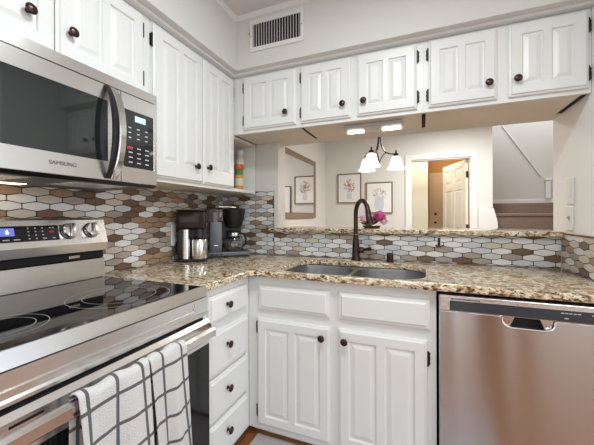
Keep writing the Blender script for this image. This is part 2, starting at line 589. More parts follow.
# ---------------------------------------------------------------- backsplash tiles
def hex_backsplash(name, label, u0, u1, v0, v1, place, weights, seed, ph=0.0):
    """elongated hexagon mosaic on a slab; place(u, v, d) -> xyz with d = distance off the wall"""
    rnd = random.Random(seed)
    Wt, pitch, s2, k2 = 0.100, 0.0312, 0.0104, 0.0104
    g = 0.0022
    bmt = bmesh.new()
    row = 0
    v = v0 - 0.012
    while v < v1 + 0.03:
        u = u0 - Wt + ph + (Wt / 2 if row % 2 else 0)
        while u < u1 + Wt:
            hw = Wt / 2 - g
            top = s2 + k2 - g * 1.05
            flat = hw * 0.16
            top -= 0.0006
            sv = s2 - g * 0.75
            P6 = [(-hw, -sv), (-flat, -top), (flat, -top), (hw, -sv), (hw, sv), (flat, top), (-flat, top), (-hw, sv)]
            mi = rnd.choices(range(6), weights)[0]
            lo = [bmt.verts.new((u + a, v + b, 0.003)) for a, b in P6]
            mid = [bmt.verts.new((u + a, v + b, 0.0062)) for a, b in P6]
            hi = [bmt.verts.new((u + a * 0.955, v + b * 0.90, 0.0075)) for a, b in P6]
            for A, C in ((lo, mid), (mid, hi)):
                for q in range(8):
                    bmt.faces.new((A[q], A[(q + 1) % 8], C[(q + 1) % 8], C[q])).material_index = mi
            bmt.faces.new(hi).material_index = mi
            u += Wt
        v += pitch
        row += 1
    for co, no in (((u0 + .001, 0, 0), (-1, 0, 0)), ((u1 - .001, 0, 0), (1, 0, 0)), ((0, v0 + .001, 0), (0, -1, 0)), ((0, v1 - .001, 0), (0, 1, 0))):
        bmesh.ops.bisect_plane(bmt, geom=bmt.verts[:] + bmt.edges[:] + bmt.faces[:], plane_co=co, plane_no=no, clear_outer=True)
    vs = [(x, y, z) for z in (0.0005, 0.0045) for y in (v0, v1) for x in (u0, u1)]
    vv = [bmt.verts.new(p) for p in vs]
    for q in ((0, 2, 3, 1), (4, 5, 7, 6), (0, 1, 5, 4), (2, 6, 7, 3), (0, 4, 6, 2), (1, 3, 7, 5)):
        bmt.faces.new([vv[i] for i in q]).material_index = 6
    for w in bmt.verts:
        w.co = Vector(place(w.co.x, w.co.y, w.co.z))
    o = obj(name, bmt, M_tiles + [M_grout])
    return tag(o, label, 'backsplash', 'hexagon mosaic backsplash panels')


CT = 0.914
hex_backsplash('tile_backsplash', 'brown, cream and white hexagon mosaic backsplash on the wall behind the range', -1.95, -0.004, CT + 0.0005, 1.372,
               lambda u, v, d: (d, u, v), (4.6, 4, 3.0, 3, 1.8, 0.6), 3)
hex_backsplash('tile_backsplash', 'tall hexagon mosaic backsplash panel in the corner behind the black coffee maker', 0.0085, 0.466, CT + 0.0005, 1.392,
               lambda u, v, d: (u, -d, v), (2, 2, 3, 3.4, 0.6, 3.5), 5)
hex_backsplash('tile_backsplash', 'low pale hexagon mosaic strip between sink counter and bar ledge', 0.468, XR - 0.009, CT + 0.0005, 1.0835,
               lambda u, v, d: (u, -d, v), (4.2, 1.2, 3.2, 1.7, 0.3, 4.2), 11)
hex_backsplash('tile_backsplash', 'short hexagon mosaic strip on the right wall under the switches', -0.70, -0.009, CT + 0.0005, 1.100,
               lambda u, v, d: (XR - d, u, v), (2, 4, 3, 1.4, 1.6, 0.5), 21)
bm = B(); box(bm, XR - 0.010, XR - 0.0005, -0.70, -0.03, 1.1005, 1.108); struct('trim_5', bm, M_wood)

# ---------------------------------------------------------------- granite
RY = -1.05         # right-hand side of the range
outer = [(0.0095, RY + 0.003), (0.648, RY + 0.003), (0.648, -0.70)]
for k in range(7):
    a = R(180 - 90 * k / 6)
    outer.append((0.698 + 0.05 * math.cos(a), -0.70 + 0.05 * math.sin(a)))
outer[-1] = (0.698, -0.652)
outer = outer[:3] + [(0.648 + 0.05 * (1 - math.cos(R(90 * k / 6))), -0.702 + 0.05 * math.sin(R(90 * k / 6))) for k in range(1, 7)]
outer += [(XR - 0.0095, -0.652), (XR - 0.0095, -0.0095), (0.0095, -0.0095)]
hole = rrect(0.765, 1.512, -0.612, -0.148, 0.14, 8)
bm = plate([outer, hole], 0.032, 0.007, 3)
xf(bm, Matrix.Translation((0, 0, CT - 0.016)))
tag(obj('granite_countertop', bm, M_gran, smooth=True), 'speckled golden granite countertop wrapping the corner around the sink', 'countertop')
bl = rrect(0.432, XR - 0.002, -0.035, 0.36, 0.012, 3)
bl = [(0.437, -0.035), (XR - 0.003, -0.035), (XR - 0.003, 0.36), (0.52, 0.36), (0.505, 0.35), (0.505, 0.002), (0.437, 0.002)]
bm = plate([bl], 0.03, 0.006, 2)
xf(bm, Matrix.Translation((0, 0, 1.100)))
tag(obj('granite_bar_ledge', bm, M_gran, smooth=True), 'raised granite bar ledge running along the bottom of the pass-through', 'bar top')


# ---------------------------------------------------------------- cabinet joinery
def grid_front(bm, x0, x1, z0, z1, y, panels):
    xs = sorted({x0, x1} | {p[0] for p in panels} | {p[1] for p in panels})
    zs = sorted({z0, z1} | {p[2] for p in panels} | {p[3] for p in panels})
    V = {(x, z): bm.verts.new((x, y, z)) for x in xs for z in zs}
    for a, b in zip(xs, xs[1:]):
        for c, d in zip(zs, zs[1:]):
            if any(abs(a - p[0]) < 1e-6 and abs(c - p[2]) < 1e-6 for p in panels):
                continue
            bm.faces.new((V[a, c], V[b, c], V[b, d], V[a, d]))
    return V


def rect_pts(x0, x1, z0, z1, y):
    return [(x0, y, z0), (x1, y, z0), (x1, y, z1), (x0, y, z1)]


def door_bm(W, H, cols=2, T=0.021, ml=0.052, mb=0.055, mt=0.055, gap=0.03, rows=None, lip=0.012, slope=0.026):
    """raised-panel door: local x 0..W, z 0..H, back at y = 0, front at y = -T"""
    bm = B()
    i2 = lip
    loft(bm, [rect_pts(0, W, 0, H, 0), rect_pts(0, W, 0, H, -T * 0.5), rect_pts(0.004, W - 0.004, 0.004, H - 0.004, -T * 0.62),
              rect_pts(i2 * 0.7, W - i2 * 0.7, i2 * 0.7, H - i2 * 0.7, -T * 0.70), rect_pts(i2, W - i2, i2, H - i2, -T)], True, False)
    panels = []
    if cols:
        pw = (W - 2 * ml - gap * (cols - 1)) / cols
        rws = rows or [(mb, H - mt)]
        for c in range(cols):
            a = ml + c * (pw + gap)
            for z0, z1 in rws:
                panels.append((a, a + pw, z0, z1))
    grid_front(bm, i2, W - i2, i2, H - i2, -T, panels)
    for x0, x1, z0, z1 in panels:
        r = []
        for ins, y in ((0, -T), (0.003, -T + 0.008), (0.008, -T + 0.009), (slope, -T + 0.0015), (slope + 0.002, -T + 0.0015)):
            r.append(rect_pts(x0 + ins, x1 - ins, z0 + ins, z1 - ins, y))
        loft(bm, r, False, True)
    bmesh.ops.remove_doubles(bm, verts=bm.verts[:], dist=1e-5)
    return bm


KNOB = [(0.0085, 0), (0.0085, 0.003), (0.0055, 0.006), (0.0055, 0.013), (0.009, 0.016), (0.0165, 0.019), (0.0175, 0.0215),
        (0.0155, 0.0245), (0.011, 0.0270), (0.0, 0.0285)]


def add_knob(door, x, z, T=0.021):
    bm = B(); lathe(bm, KNOB, (x, -T, z), '-y', 20)
    return obj('knob', bm, M_bronze, door, smooth=True)


def add_hinge(door, side, z, W):
    bm = B()
    x0 = -0.0035 if side == 'L' else W + 0.0035
    lathe(bm, [(0.0, -0.034), (0.003, -0.033), (0.004, -0.030), (0.004, 0.030), (0.003, 0.033), (0.0, 0.034)], (x0, -0.008, z), 'z', 10)
    xo = x0 - 0.010 if side == 'L' else x0 + 0.010
    pts = []
    for a, h in ((0.0, -0.027), (0.5, -0.030), (1.0, -0.022), (0.8, -0.012), (1.0, 0.0), (0.8, 0.012), (1.0, 0.022), (0.5, 0.030), (0.0, 0.027)):
        pts.append((x0 + (xo - x0) * a, z + h))
    prism(bm, pts, -0.0035, 0.0, 'xz')
    return obj('hinge', bm, M_blackm, door, smooth=False)


def cabinet(name, label, loc, rz, W, D, H, doors=(), drawers=(), group=None, gapside=0.010, toe=0.0, cat='cabinet', hollow=False, gapr=None):
    """local: back at y = 0, front of face frame at y = -D; doors sit on the frame"""
    t = thing(name, label, cat, loc, rz, GU if name == 'wall_cabinet' else 'white base cabinets')
    bm = B()
    if hollow:
        box(bm, gapside, gapside + 0.018, -D + 0.022, -0.002, toe, H - 0.0005, mi=1)
        box(bm, W - gapside - 0.018, W - gapside, -D + 0.022, -0.002, toe, H - 0.0005, mi=1)
        box(bm, gapside + 0.018, W - gapside - 0.018, -D + 0.022, -0.002, toe, toe + 0.018, mi=1)
        box(bm, gapside + 0.018, W - gapside - 0.018, -0.014, -0.002, toe + 0.018, H - 0.0005, mi=1)
    else:
        box(bm, gapside, W - (gapr or gapside), -D + 0.022, -0.002, toe, H - 0.0005, mi=1)
    if toe:
        box(bm, gapside, W - gapside, -D + 0.06, -0.02, 0.0, toe, mi=0)
    box(bm, 0.0002, W - 0.0002, -D, -D + 0.02, toe, H - 0.0005)
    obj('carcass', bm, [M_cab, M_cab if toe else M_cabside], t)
    if not toe and abs(rz) < 0.1:      # black strips stand in for the shade in gaps between neighbouring boxes
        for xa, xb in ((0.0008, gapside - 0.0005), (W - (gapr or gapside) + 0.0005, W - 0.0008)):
            b2 = B(); box(b2, xa, xb, -D + 0.0225, -0.003, 0.004, H - 0.001); obj('gap_shade_strip', b2, M_gap, t)
    for d in doors:
        x0, x1, z0, z1 = d['r']
        kw = d.get('kw', {})
        do = obj('door', door_bm(x1 - x0, z1 - z0, **kw), M_cab, t, (x0, -D - 0.0005, z0))
        if 'k' in d:
            add_knob(do, d['k'][0] - x0, d['k'][1] - z0)
        for hz in d.get('hz', ()):
            add_hinge(do, d['h'], hz - z0, x1 - x0)
    for d in drawers:
        x0, x1, z0, z1 = d['r']
        do = obj(d.get('n', 'drawer'), door_bm(x1 - x0, z1 - z0, 0, lip=d.get('lip', 0.02)), M_cab, t, (x0, -D - 0.0005, z0))
        if 'k' in d:
            add_knob(do, d['k'][0] - x0, d['k'][1] - z0)
    return t


GU = 'white upper wall cabinets'
UB, UT, UD = 1.751, 2.130, 0.312     # bottom, top, depth of short uppers
h_ = UT - UB
dz0, dz1 = 0.020, 0.366


def udoor(x0, x1, kx, side):
    return {'r': (x0, x1, dz0, dz1), 'k': (kx, 0.097), 'h': side, 'hz': (0.085, 0.30)}


cabinet('wall_cabinet', 'short single-door white wall cabinet under the soffit nearest the corner', (0.313, 0, UB), 0, 0.491, UD, h_,
        [udoor(0.089, 0.463, 0.400, 'L')])
cabinet('wall_cabinet', 'short two-door white wall cabinet above the under-cabinet light', (0.804, 0, UB), 0, 0.702, UD, h_,
        [udoor(0.006, 0.312, 0.270, 'L'), udoor(0.350, 0.668, 0.389, 'R')])
cabinet('wall_cabinet', 'short two-door white wall cabinet at the right end against the wall', (1.506, 0, UB), 0, 0.692, UD, h_,
        [udoor(0.024, 0.330, 0.294, 'L'), udoor(0.378, 0.679, 0.410, 'R')], gapr=0.028)
L90 = R(90)
# over the microwave (world y -1.83 .. -0.998)
H2 = 2.130 - 1.742
cabinet('wall_cabinet', 'white two-door cabinet mounted above the microwave', (0, -1.832, 1.742), L90, 0.832, UD, H2,
        [{'r': (0.012, 0.419, 0.012, H2 - 0.014), 'k': (0.338, 0.118), 'h': 'L', 'hz': (0.09, 0.31)},
         {'r': (0.423, 0.785, 0.012, H2 - 0.014), 'k': (0.467, 0.115), 'h': 'R', 'hz': (0.09, 0.31)}])
# tall pair right of the microwave (world y -0.996 .. -0.30)
H3 = 2.130 - 1.372
tk = dict(mb=0.085, mt=0.055, ml=0.05, gap=0.035)
cabinet('wall_cabinet', 'tall white two-door wall cabinet between microwave and corner', (0, -0.997, 1.372), L90, 0.684, UD, H3,
        [{'r': (0.006, 0.354, 0.018, H3 - 0.014), 'k': (0.288, 0.107), 'h': 'L', 'hz': (0.09, 0.665), 'kw': tk},
         {'r': (0.361, 0.672, 0.018, H3 - 0.014), 'k': (0.392, 0.115), 'h': 'R', 'hz': (0.09, 0.665), 'kw': tk}])
# open end shelf in the corner
t = thing('corner_shelf', 'open white corner shelf niche holding seasoning bottles', 'shelf', (0, -0.311, 1.372), L90)
bm = B(); box(bm, 0.0, 0.298, -UD, -0.002, 0.0, 0.022, 0.002, 1); obj('bottom_board', bm, M_cab, t)
bm = B(); box(bm, 0.285, 0.298, -UD, -0.002, 0.0225, 0.377); obj('end_panel', bm, M_cab, t)
bm = B(); box(bm, 0.0, 0.2845, -0.014, -0.002, 0.0225, 0.377); obj('back_panel', bm, M_cab, t)
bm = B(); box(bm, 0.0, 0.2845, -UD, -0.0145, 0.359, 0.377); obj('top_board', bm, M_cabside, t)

# base units
cabinet('base_cabinet', 'white base cabinet with four stacked drawers beside the range', (0, RY + 0.004, 0.0), L90, 0.434, 0.61, 0.880,
        drawers=[{'r': (0.072, 0.396, 0.717, 0.842), 'k': (0.203, 0.784), 'lip': 0.016},
                 {'r': (0.072, 0.396, 0.478, 0.676), 'k': (0.203, 0.594), 'lip': 0.018},
                 {'r': (0.072, 0.396, 0.272, 0.465), 'k': (0.203, 0.385), 'lip': 0.018},
                 {'r': (0.072, 0.396, 0.070, 0.257), 'k': (0.203, 0.184), 'lip': 0.018}], toe=0.05, gapside=0.001)
bk = dict(mb=0.05, mt=0.05, ml=0.05, gap=0.036, slope=0.030)
cabinet('sink_cabinet', 'white double-door sink base cabinet with two false drawer fronts', (0.6105, -0.002, 0.0), 0, 0.9415, 0.608, 0.880,
        [{'r': (0.060, 0.466, 0.086, 0.655), 'k': (0.427, 0.604), 'h': 'L', 'hz': (0.155, 0.605), 'kw': bk},
         {'r': (0.508, 0.904, 0.086, 0.655), 'k': (0.541, 0.604), 'h': 'R', 'hz': (0.155, 0.575), 'kw': bk}],
        [{'r': (0.068, 0.462, 0.704, 0.832), 'lip': 0.020, 'n': 'false_drawer_front'},
         {'r': (0.508, 0.916, 0.704, 0.834), 'lip': 0.020, 'n': 'false_drawer_front'}], toe=0.05, gapside=0.001, hollow=True)

# ---------------------------------------------------------------- sink
t = thing('kitchen_sink', 'double-bowl stainless steel undermount sink in the granite', 'sink', (1.14, -0.38, 0.70))
bowls = [(-0.372, -0.022, -0.228, 0.228), (0.002, 0.370, -0.228, 0.228)]
fl = plate([rrect(-0.395, 0.395, -0.222 - 0.018, 0.242, 0.14, 8)] + [rrect(*b, 0.13, 8) for b in bowls], 0.002)
xf(fl, Matrix.Translation((0, 0, 0.179)))
obj('rim', fl, M_sink, t)
for x0, x1, y0, y1 in bowls:
    bm = B()
    rr = []
    for ins, z in ((0, 0.178), (0.001, 0.168), (0.006, 0.03), (0.014, 0.010), (0.035, 0.002), (0.10, 0.0)):
        rr.append([(a, b, z) for a, b in rrect(x0 + ins, x1 - ins, y0 + ins, y1 - ins, max(0.130 - ins, 0.02), 8)])
    loft(bm, rr, False, True)
    b_ = obj('bowl', bm, M_sink, t, smooth=True)
    bm = B(); lathe(bm, [(0.044, 0.0012), (0.044, 0.004), (0.036, 0.0045), (0.03, 0.0015), (0.0, 0.0015)], ((x0 + x1) / 2, 0, 0), 'z', 24)
    obj('drain', bm, M_drain, b_, smooth=True)

# ---------------------------------------------------------------- faucet
t = thing('kitchen_faucet', 'oil-rubbed bronze gooseneck faucet standing behind the sink', 'faucet', (1.096, -0.078, CT))
bm = B(); lathe(bm, [(0.030, 0.0), (0.030, 0.006), (0.026, 0.012), (0.024, 0.05), (0.023, 0.09), (0.020, 0.125), (0.0165, 0.15), (0.016, 0.165), (0.0, 0.166)], (0, 0, 0), 'z', 24)
obj('body', bm, M_bronze, t, smooth=True)
bm = B(); lathe(bm, [(0.0145, 0.160), (0.0150, 0.162), (0.0150, 0.168), (0.0145, 0.170)], (0, 0, 0), 'z', 20)
obj('collar', bm, mat('worn_copper_ring', (0.5, 0.3, 0.16), 0.3, 1.0), t, smooth=True)
neck = [(0, 0, 0.14), (0, 0, 0.20), (0, 0, 0.27)]
rad, zc = 0.084, 0.300
dirx, diry = 0.60, -0.80
for k in range(0, 15):
    a = R(180 - 180 * k / 14 * 0.93)
    d = rad + rad * math.cos(a)
    neck.append((d * dirx, d * diry, zc + rad * math.sin(a)))
bm = B(); tube(bm, neck, 0.0140, 14); obj('neck', bm, M_bronze, t, smooth=True)
e = Vector(neck[-1]); e0 = Vector(neck[-2]); dd = (e - e0).normalized()
bm = B()
tube(bm, [e - dd * 0.004, e + dd * 0.004, e + dd * 0.01, e + dd * 0.03, e + dd * 0.07, e + dd * 0.082], [0.0135, 0.017, 0.016, 0.0165, 0.022, 0.020], 16)
obj('spray_head', bm, M_bronze, t, smooth=True)
bm = B()
tube(bm, [(0.018, -0.004, 0.068), (0.045, -0.010, 0.068), (0.052, -0.012, 0.068)], [0.020, 0.020, 0.015], 16)
hd = obj('valve', bm, M_bronze, t, smooth=True)
bm = B(); tube(bm, [(0.045, -0.012, 0.068), (0.062, -0.020, 0.074), (0.080, -0.030, 0.078), (0.098, -0.042, 0.080)], [0.009, 0.009, 0.010, 0.012], 12)
obj('lever', bm, M_bronze, hd, smooth=True)

t = thing('air_gap_cap', 'small dark bronze air-gap cap on the counter right of the faucet', 'air gap', (1.311, -0.085, CT))
bm = B(); lathe(bm, [(0.024, 0), (0.024, 0.006), (0.0205, 0.009), (0.0205, 0.050), (0.018, 0.056), (0.0, 0.057)], (0, 0, 0), 'z', 22)
obj('cap', bm, M_bronze, t, smooth=True)
bm = B(); box(bm, -0.006, 0.006, -0.0225, -0.019, 0.022, 0.036, 0.001); obj('vent_slot', bm, M_blackm, t)

# small dark hook on the low tile strip under the ledge
t = thing('wall_hook', 'small black double hook on the low tile strip under the bar ledge', 'hook', (1.592, -0.0085, 1.015))
bm = B(); box(bm, -0.007, 0.007, -0.004, 0, 0.0, 0.052, 0.0015); obj('backplate', bm, M_blackm, t)
for s in (-1, 1):
    bm = B(); tube(bm, [(0, -0.003, 0.006), (s * 0.008, -0.012, 0.0), (s * 0.015, -0.02, 0.002), (s * 0.018, -0.022, 0.009)], [0.004, 0.004, 0.004, 0.005], 8)
    obj('prong', bm, M_blackm, t, smooth=True)

# ---------------------------------------------------------------- dishwasher
t = thing('dishwasher', 'stainless steel dishwasher built in under the granite at right', 'dishwasher', (1.5585, -0.02, 0.0))
DWW = 0.624
bm = B(); box(bm, 0.004, DWW, -0.585, 0, 0.10, 0.872); box(bm, 0.004, DWW, -0.54, 0, 0.0, 0.10)
obj('tub', bm, M_gap, t)
px0, px1 = 0.226, 0.400
hole = [(px0, 0.8015), (px0 + 0.003, 0.783), (px0 + 0.012, 0.770), (px0 + 0.035, 0.763), (px1 - 0.035, 0.763), (px1 - 0.012, 0.770), (px1 - 0.003, 0.783), (px1, 0.8015)]
outl = [(0.003, 0.105), (DWW, 0.105), (DWW, 0.8465), (0.003, 0.8465)]
outl = [(0.003, 0.105), (DWW, 0.105), (DWW, 0.804), (px1, 0.804)] + hole[::-1] + [(px0, 0.804), (0.003, 0.804)]
bm = plate([outl], 0.045, 0.003, 2)
xf(bm, Matrix.Translation((0, -0.6085, 0)) @ Matrix.Rotation(R(90), 4, 'X'))
dd_ = obj('door', bm, M_dw, t)
bm = B(); box(bm, 0.003, DWW, -0.631, -0.586, 0.8045, 0.870, 0.004, 2); cp = obj('control_panel', bm, M_steel, t)
bm = B(); box(bm, 0.043, DWW - 0.012, -0.6325, -0.6308, 0.808, 0.849, 0.0005, 1)
obj('touch_strip', bm, mat('smoky_touch_strip', (0.045, 0.05, 0.058), 0.16), cp)
each('vent_slot', [(0.050 + k * 0.0082, 0.0555 + k * 0.0082, -0.6322, -0.6309, 0.8535, 0.8585) for k in range(13)], M_gap, cp)
bt = []
for k, x in enumerate((0.415, 0.427, 0.439, 0.452, 0.464, 0.505, 0.52, 0.535, 0.55, 0.565, 0.58)):
    bt.append((x, x + 0.009, -0.6332, -0.6324, 0.8375, 0.8405))
for x, w in ((0.425, 0.012), (0.54, 0.02), (0.52, 0.01)):
    bt.append((x, x + w, -0.6332, -0.6324, 0.8185, 0.8215))
each('button', bt, M_print, cp)
bm = B(); box(bm, px0 - 0.012, px1 + 0.012, -0.5995, -0.586, 0.75, 0.8040); obj('pocket_back', bm, M_gap, t)
for s, xa in ((1, px0), (-1, px1)):
    bm = B(); prism(bm, [(xa + s * 0.004, 0.803), (xa + s * 0.012, 0.772), (xa + s * 0.030, 0.764), (xa + s * 0.046, 0.803)], -0.622, -0.600, 'xz')
    obj('pocket_cheek', bm, M_steel2, t)
bm = B()
tube(bm, [(a, -0.6315, b) for a, b in hole], 0.0042, 8)
obj('pull_handle', bm, M_steel2, t, smooth=True)
bm = B(); box(bm, 0.006, DWW - 0.002, -0.56, -0.545, 0.012, 0.100); obj('toe_panel', bm, M_black, t)

# ---------------------------------------------------------------- range
t = thing('electric_range', 'stainless steel electric range with black glass cooktop', 'range', (0, -1.812, 0))
RW = 0.759         # local y 0 .. RW, world x = local x
y0, y1 = 0.0, RW
bm = B(); box(bm, 0.02, 0.640, y0, y1, 0.06, 0.900); box(bm, 0.05, 0.60, y0 + 0.02, y1 - 0.02, 0.0, 0.06)
obj('body', bm, mat('dark_range_enamel', (0.06, 0.06, 0.065), 0.4), t)
bm = B(); box(bm, 0.095, 0.661, y0 + 0.004, y1 - 0.004, 0.9005, 0.916, 0.002, 1); ck = obj('cooktop', bm, M_glassblk, t)
bm = B()


def ring(cx, cy, r, w=0.0022):
    a = [[(cx + q * math.cos(2 * PI * k / 56), cy + q * math.sin(2 * PI * k / 56), 0.9164) for k in range(56)] for q in (r - w, r)]
    loft(bm, a, False, False)


for cx, cy, rs in ((0.475, 0.53, (0.118, 0.165)), (0.47, 0.175, (0.083, 0.112))):
    bm = B()
    for q in rs:
        ring(cx, cy, q)
    obj('burner_ring', bm, M_ring, ck)
bm = B()
prism(bm, [(0.6615, 0.895), (0.6615, 0.9165), (0.664, 0.9185), (0.669, 0.9175), (0.678, 0.886), (0.680, 0.878), (0.676, 0.876), (0.641, 0.876), (0.641, 0.895)], y0, y1, 'xz')
obj('front_lip', bm, M_steel, t)
bm = B()
# fascia with a long recessed field under the lip
g0, g1 = 0.05, RW - 0.075
V = []
loft(bm, [[(0.641, y0, 0.818), (0.641, y1, 0.818), (0.641, y1, 0.8745), (0.641, y0, 0.8745)],
          [(0.681, y0, 0.818), (0.681, y1, 0.818), (0.681, y1, 0.8745), (0.681, y0, 0.8745)],
          [(0.681, g0, 0.833), (0.681, g1, 0.833), (0.681, g1, 0.864), (0.681, g0, 0.864)],
          [(0.675, g0 + 0.004, 0.835), (0.675, g1 - 0.004, 0.835), (0.675, g1 - 0.004, 0.862), (0.675, g0 + 0.004, 0.862)]], True, True)
prism(bm, [(0.660, 0.8175), (0.681, 0.8175), (0.688, 0.812), (0.688, 0.804), (0.66, 0.804)], y0, y1, 'xz')
obj('front_fascia', bm, M_steel, t)
bm = B(); box(bm, 0.641, 0.660, y0 + 0.002, y1 - 0.002, 0.788, 0.8175); obj('vent_gap', bm, M_gap, t)
# oven door
dr = obj('oven_door', (lambda b: (prism(b, [(0.642, 0.787), (0.683, 0.787), (0.694, 0.772), (0.694, 0.690), (0.688, 0.690), (0.688, 0.245), (0.642, 0.245)], y0 + 0.002, y1 - 0.002, 'xz'), b)[1])(B()), M_steel, t)
bm = B(); box(bm, 0.6885, 0.6935, y0 + 0.012, y1 - 0.004, 0.25, 0.6895, 0.001, 1); obj('window', bm, M_ovenglass, dr)
for a, b in ((0.10, 0.165),):
    bm = B(); prism(bm, [(0.6935, 0.763), (0.6935, 0.757), (0.6947, 0.757), (0.6947, 0.763)], a, b, 'xz'); obj('vent_slot', bm, M_gap, dr)
bm = B()
bz0, bz1, bx0, bx1 = 0.739, 0.775, 0.738, 0.756
prism(bm, [(bx0, bz0), (bx1 - 0.004, bz0), (bx1, bz0 + 0.004), (bx1, bz1 - 0.008), (bx1 - 0.008, bz1), (bx0, bz1)], y0 + 0.045, y1 - 0.045, 'xz')
for ya, yb in ((y1 - 0.045, y1 - 0.004), (y0 + 0.045, y0 + 0.004)):
    rr = []
    for f, xx, zz in ((0.0, bx1, 0.0), (0.5, 0.735, 0.0), (1.0, 0.702, 0.0)):
        yy = ya + (yb - ya) * f
        rr.append([(xx - 0.018, yy, bz0), (xx, yy, bz0), (xx, yy, bz1 - 0.004), (xx - 0.018, yy, bz1)])
    loft(bm, rr)
    box(bm, 0.690, 0.702, min(ya, yb) + 0.021, max(ya, yb), bz0, bz1 - 0.002)
obj('handle', bm, M_steel2, dr)
bm = B(); box(bm, 0.642, 0.686, y0 + 0.003, y1 - 0.003, 0.065, 0.238, 0.004, 2); obj('storage_drawer', bm, M_steel, t)
# back guard
gx = 0.009
bm = B()
prism(bm, [(gx, 0.917), (0.078, 0.917), (0.072, 1.005), (0.052, 1.010), (0.052, 1.042), (0.092, 1.046), (0.097, 1.082), (0.067, 1.188), (0.055, 1.197), (gx, 1.197)], y0, y1, 'xz')
bg = obj('backguard', bm, M_steel, t)
bm = B(); box(bm, 0.0525, 0.0700, y0 + 0.004, y1 - 0.004, 1.0105, 1.0415); obj('vent_gap', bm, M_gap, bg)
bm = B(); box(bm, 0.0702, 0.074, y1 - 0.16, y1 - 0.115, 1.018, 1.030, 0.001); obj('vent_latch', bm, M_steel2, bg)
# control face: frame on the sloped front  (origin low front edge)
sl = Vector((0.067 - 0.097, 0, 1.188 - 1.082)); L = sl.length; sl.normalize()
nrm = Vector((sl.z, 0, -sl.x))
CF = Matrix(((0, sl.x, nrm.x, 0.097), (1, 0, 0, 0), (0, sl.z, nrm.z, 1.082), (0, 0, 0, 1)))   # (along y, up slope, out)


def on_face(bm):
    return xf(bm, CF)


bm = B(); box(bm, 0.16, 0.552, 0.026, 0.088, 0.0003, 0.0025, 0.0006, 1); pn = obj('control_panel', on_face(bm), M_ovenglass, bg)
bm = B(); box(bm, 0.335, 0.400, 0.050, 0.080, 0.0026, 0.0032); obj('clock_display', on_face(bm), M_lcd, pn)
bm = text_mesh('6', 0.024); xf(bm, Matrix.Translation((0.378, 0.065, 0.0036))); obj('clock_digit', on_face(bm), M_lcdt, pn)
bt = []
for r_i in range(4):
    for c_i in range(3):
        bt.append((0.442 + c_i * 0.024, 0.447 + c_i * 0.024, 0.034 + r_i * 0.014, 0.038 + r_i * 0.014, 0.0026, 0.0031))
for x_, w_ in ((0.335, 0.016), (0.362, 0.02), (0.395, 0.02), (0.49, 0.014), (0.525, 0.010), (0.20, 0.012), (0.23, 0.012), (0.26, 0.012)):
    bt.append((x_, x_ + w_, 0.033, 0.037, 0.0026, 0.0031))
for x_, w_ in ((0.518, 0.005), (0.528, 0.007)):
    bt.append((x_, x_ + w_, 0.076, 0.080, 0.0028, 0.0033))
each('button', bt, M_print, pn, on_face)
bm = B(); box(bm, 0.517, 0.534, 0.057, 0.067, 0.0026, 0.0030); obj('cancel_button', on_face(bm), M_red, pn)
for yk in (y1 - 0.167, y1 - 0.071, 0.06, 0.125):
    bm = B()
    prof = [(0.035, 0.0003), (0.035, 0.003)]
    lathe(bm, prof, (0, 0, 0), 'z', 28, mi=1)
    lathe(bm, [(0.0325, 0.003), (0.0315, 0.019), (0.028, 0.0235), (0.0, 0.0245)], (0, 0, 0), 'z', 28)
    box(bm, -0.009, 0.009, -0.030, 0.030, 0.018, 0.034, 0.003)
    xf(bm, Matrix.Translation((yk, 0.060, 0)) @ Matrix.Rotation(R(-12), 4, 'Z'))
    obj('control_knob', on_face(bm), [M_steel2, M_black], bg, smooth=True)
bm = B(); lathe(bm, [(0.004, 0.0003), (0.004, 0.001), (0, 0.001)], (y1 - 0.197, 0.086, 0), 'z', 12); obj('indicator_light', on_face(bm), M_gap, bg)
bm = B(); lathe(bm, [(0.002, 0.0003), (0.002, 0.001), (0, 0.001)], (y1 - 0.114, 0.028, 0), 'z', 10)
obj('indicator_light', on_face(bm), M_gap, bg)

# ---------------------------------------------------------------- microwave
t = thing('over_range_microwave', 'stainless over-the-range microwave with arched handle', 'microwave', (0, -1.801, 1.328))
MW, MH, MF = 0.760, 0.413, 0.398
bm = B(); box(bm, 0.009, MF - 0.022, 0, MW, 0.0, MH - 0.001); obj('housing', bm, mat('microwave_underside', (0.10, 0.10, 0.105), 0.4, 0.3), t)
bm = B(); prism(bm, [(MF - 0.0215, 0.372), (MF, 0.372), (MF - 0.002, MH - 0.002), (MF - 0.0215, MH - 0.002)], 0, MW, 'xz')
obj('top_grille_strip', bm, M_steel, t)
DS = 0.583         # seam between door and control side
loops = [[(0.002, 0.012), (DS - 0.001, 0.012), (DS - 0.001, 0.369), (0.002, 0.369)], rrect(0.055, 0.530, 0.083, 0.312, 0.006, 3)]
YZ = Matrix(((0, 0, 1, 0), (1, 0, 0, 0), (0, 1, 0, 0), (0, 0, 0, 1)))
bm = plate(loops, 0.022, 0.0015, 1); xf(bm, YZ); xf(bm, Matrix.Translation((MF - 0.011, 0, 0)))
md = obj('door', bm, M_steel, t)
bm = B(); box(bm, MF - 0.018, MF - 0.0035, 0.050, 0.534, 0.079, 0.316); obj('window', bm, M_mwglass, md)
bm = B()
def strap(ya_, yb_, bulge, e0, e1):
    hr = []
    for i, (hx, _h, hz_) in enumerate(bez((0.0, 0, 0.366), (bulge, 0, 0.30), (bulge, 0, 0.09), (0.0, 0, 0.018), 20)):
        e_ = e0 + e1 * math.sin(PI * i / 20)
        X_ = MF + 0.001 + hx
        hr.append([(X_, ya_, hz_), (X_, yb_, hz_), (X_ + e_ * 0.5, yb_, hz_), (X_ + e_, yb_ - 0.004, hz_), (X_ + e_, ya_ + 0.004, hz_), (X_ + e_ * 0.5, ya_, hz_)])
    b_ = B(); loft(b_, hr)
    return b_


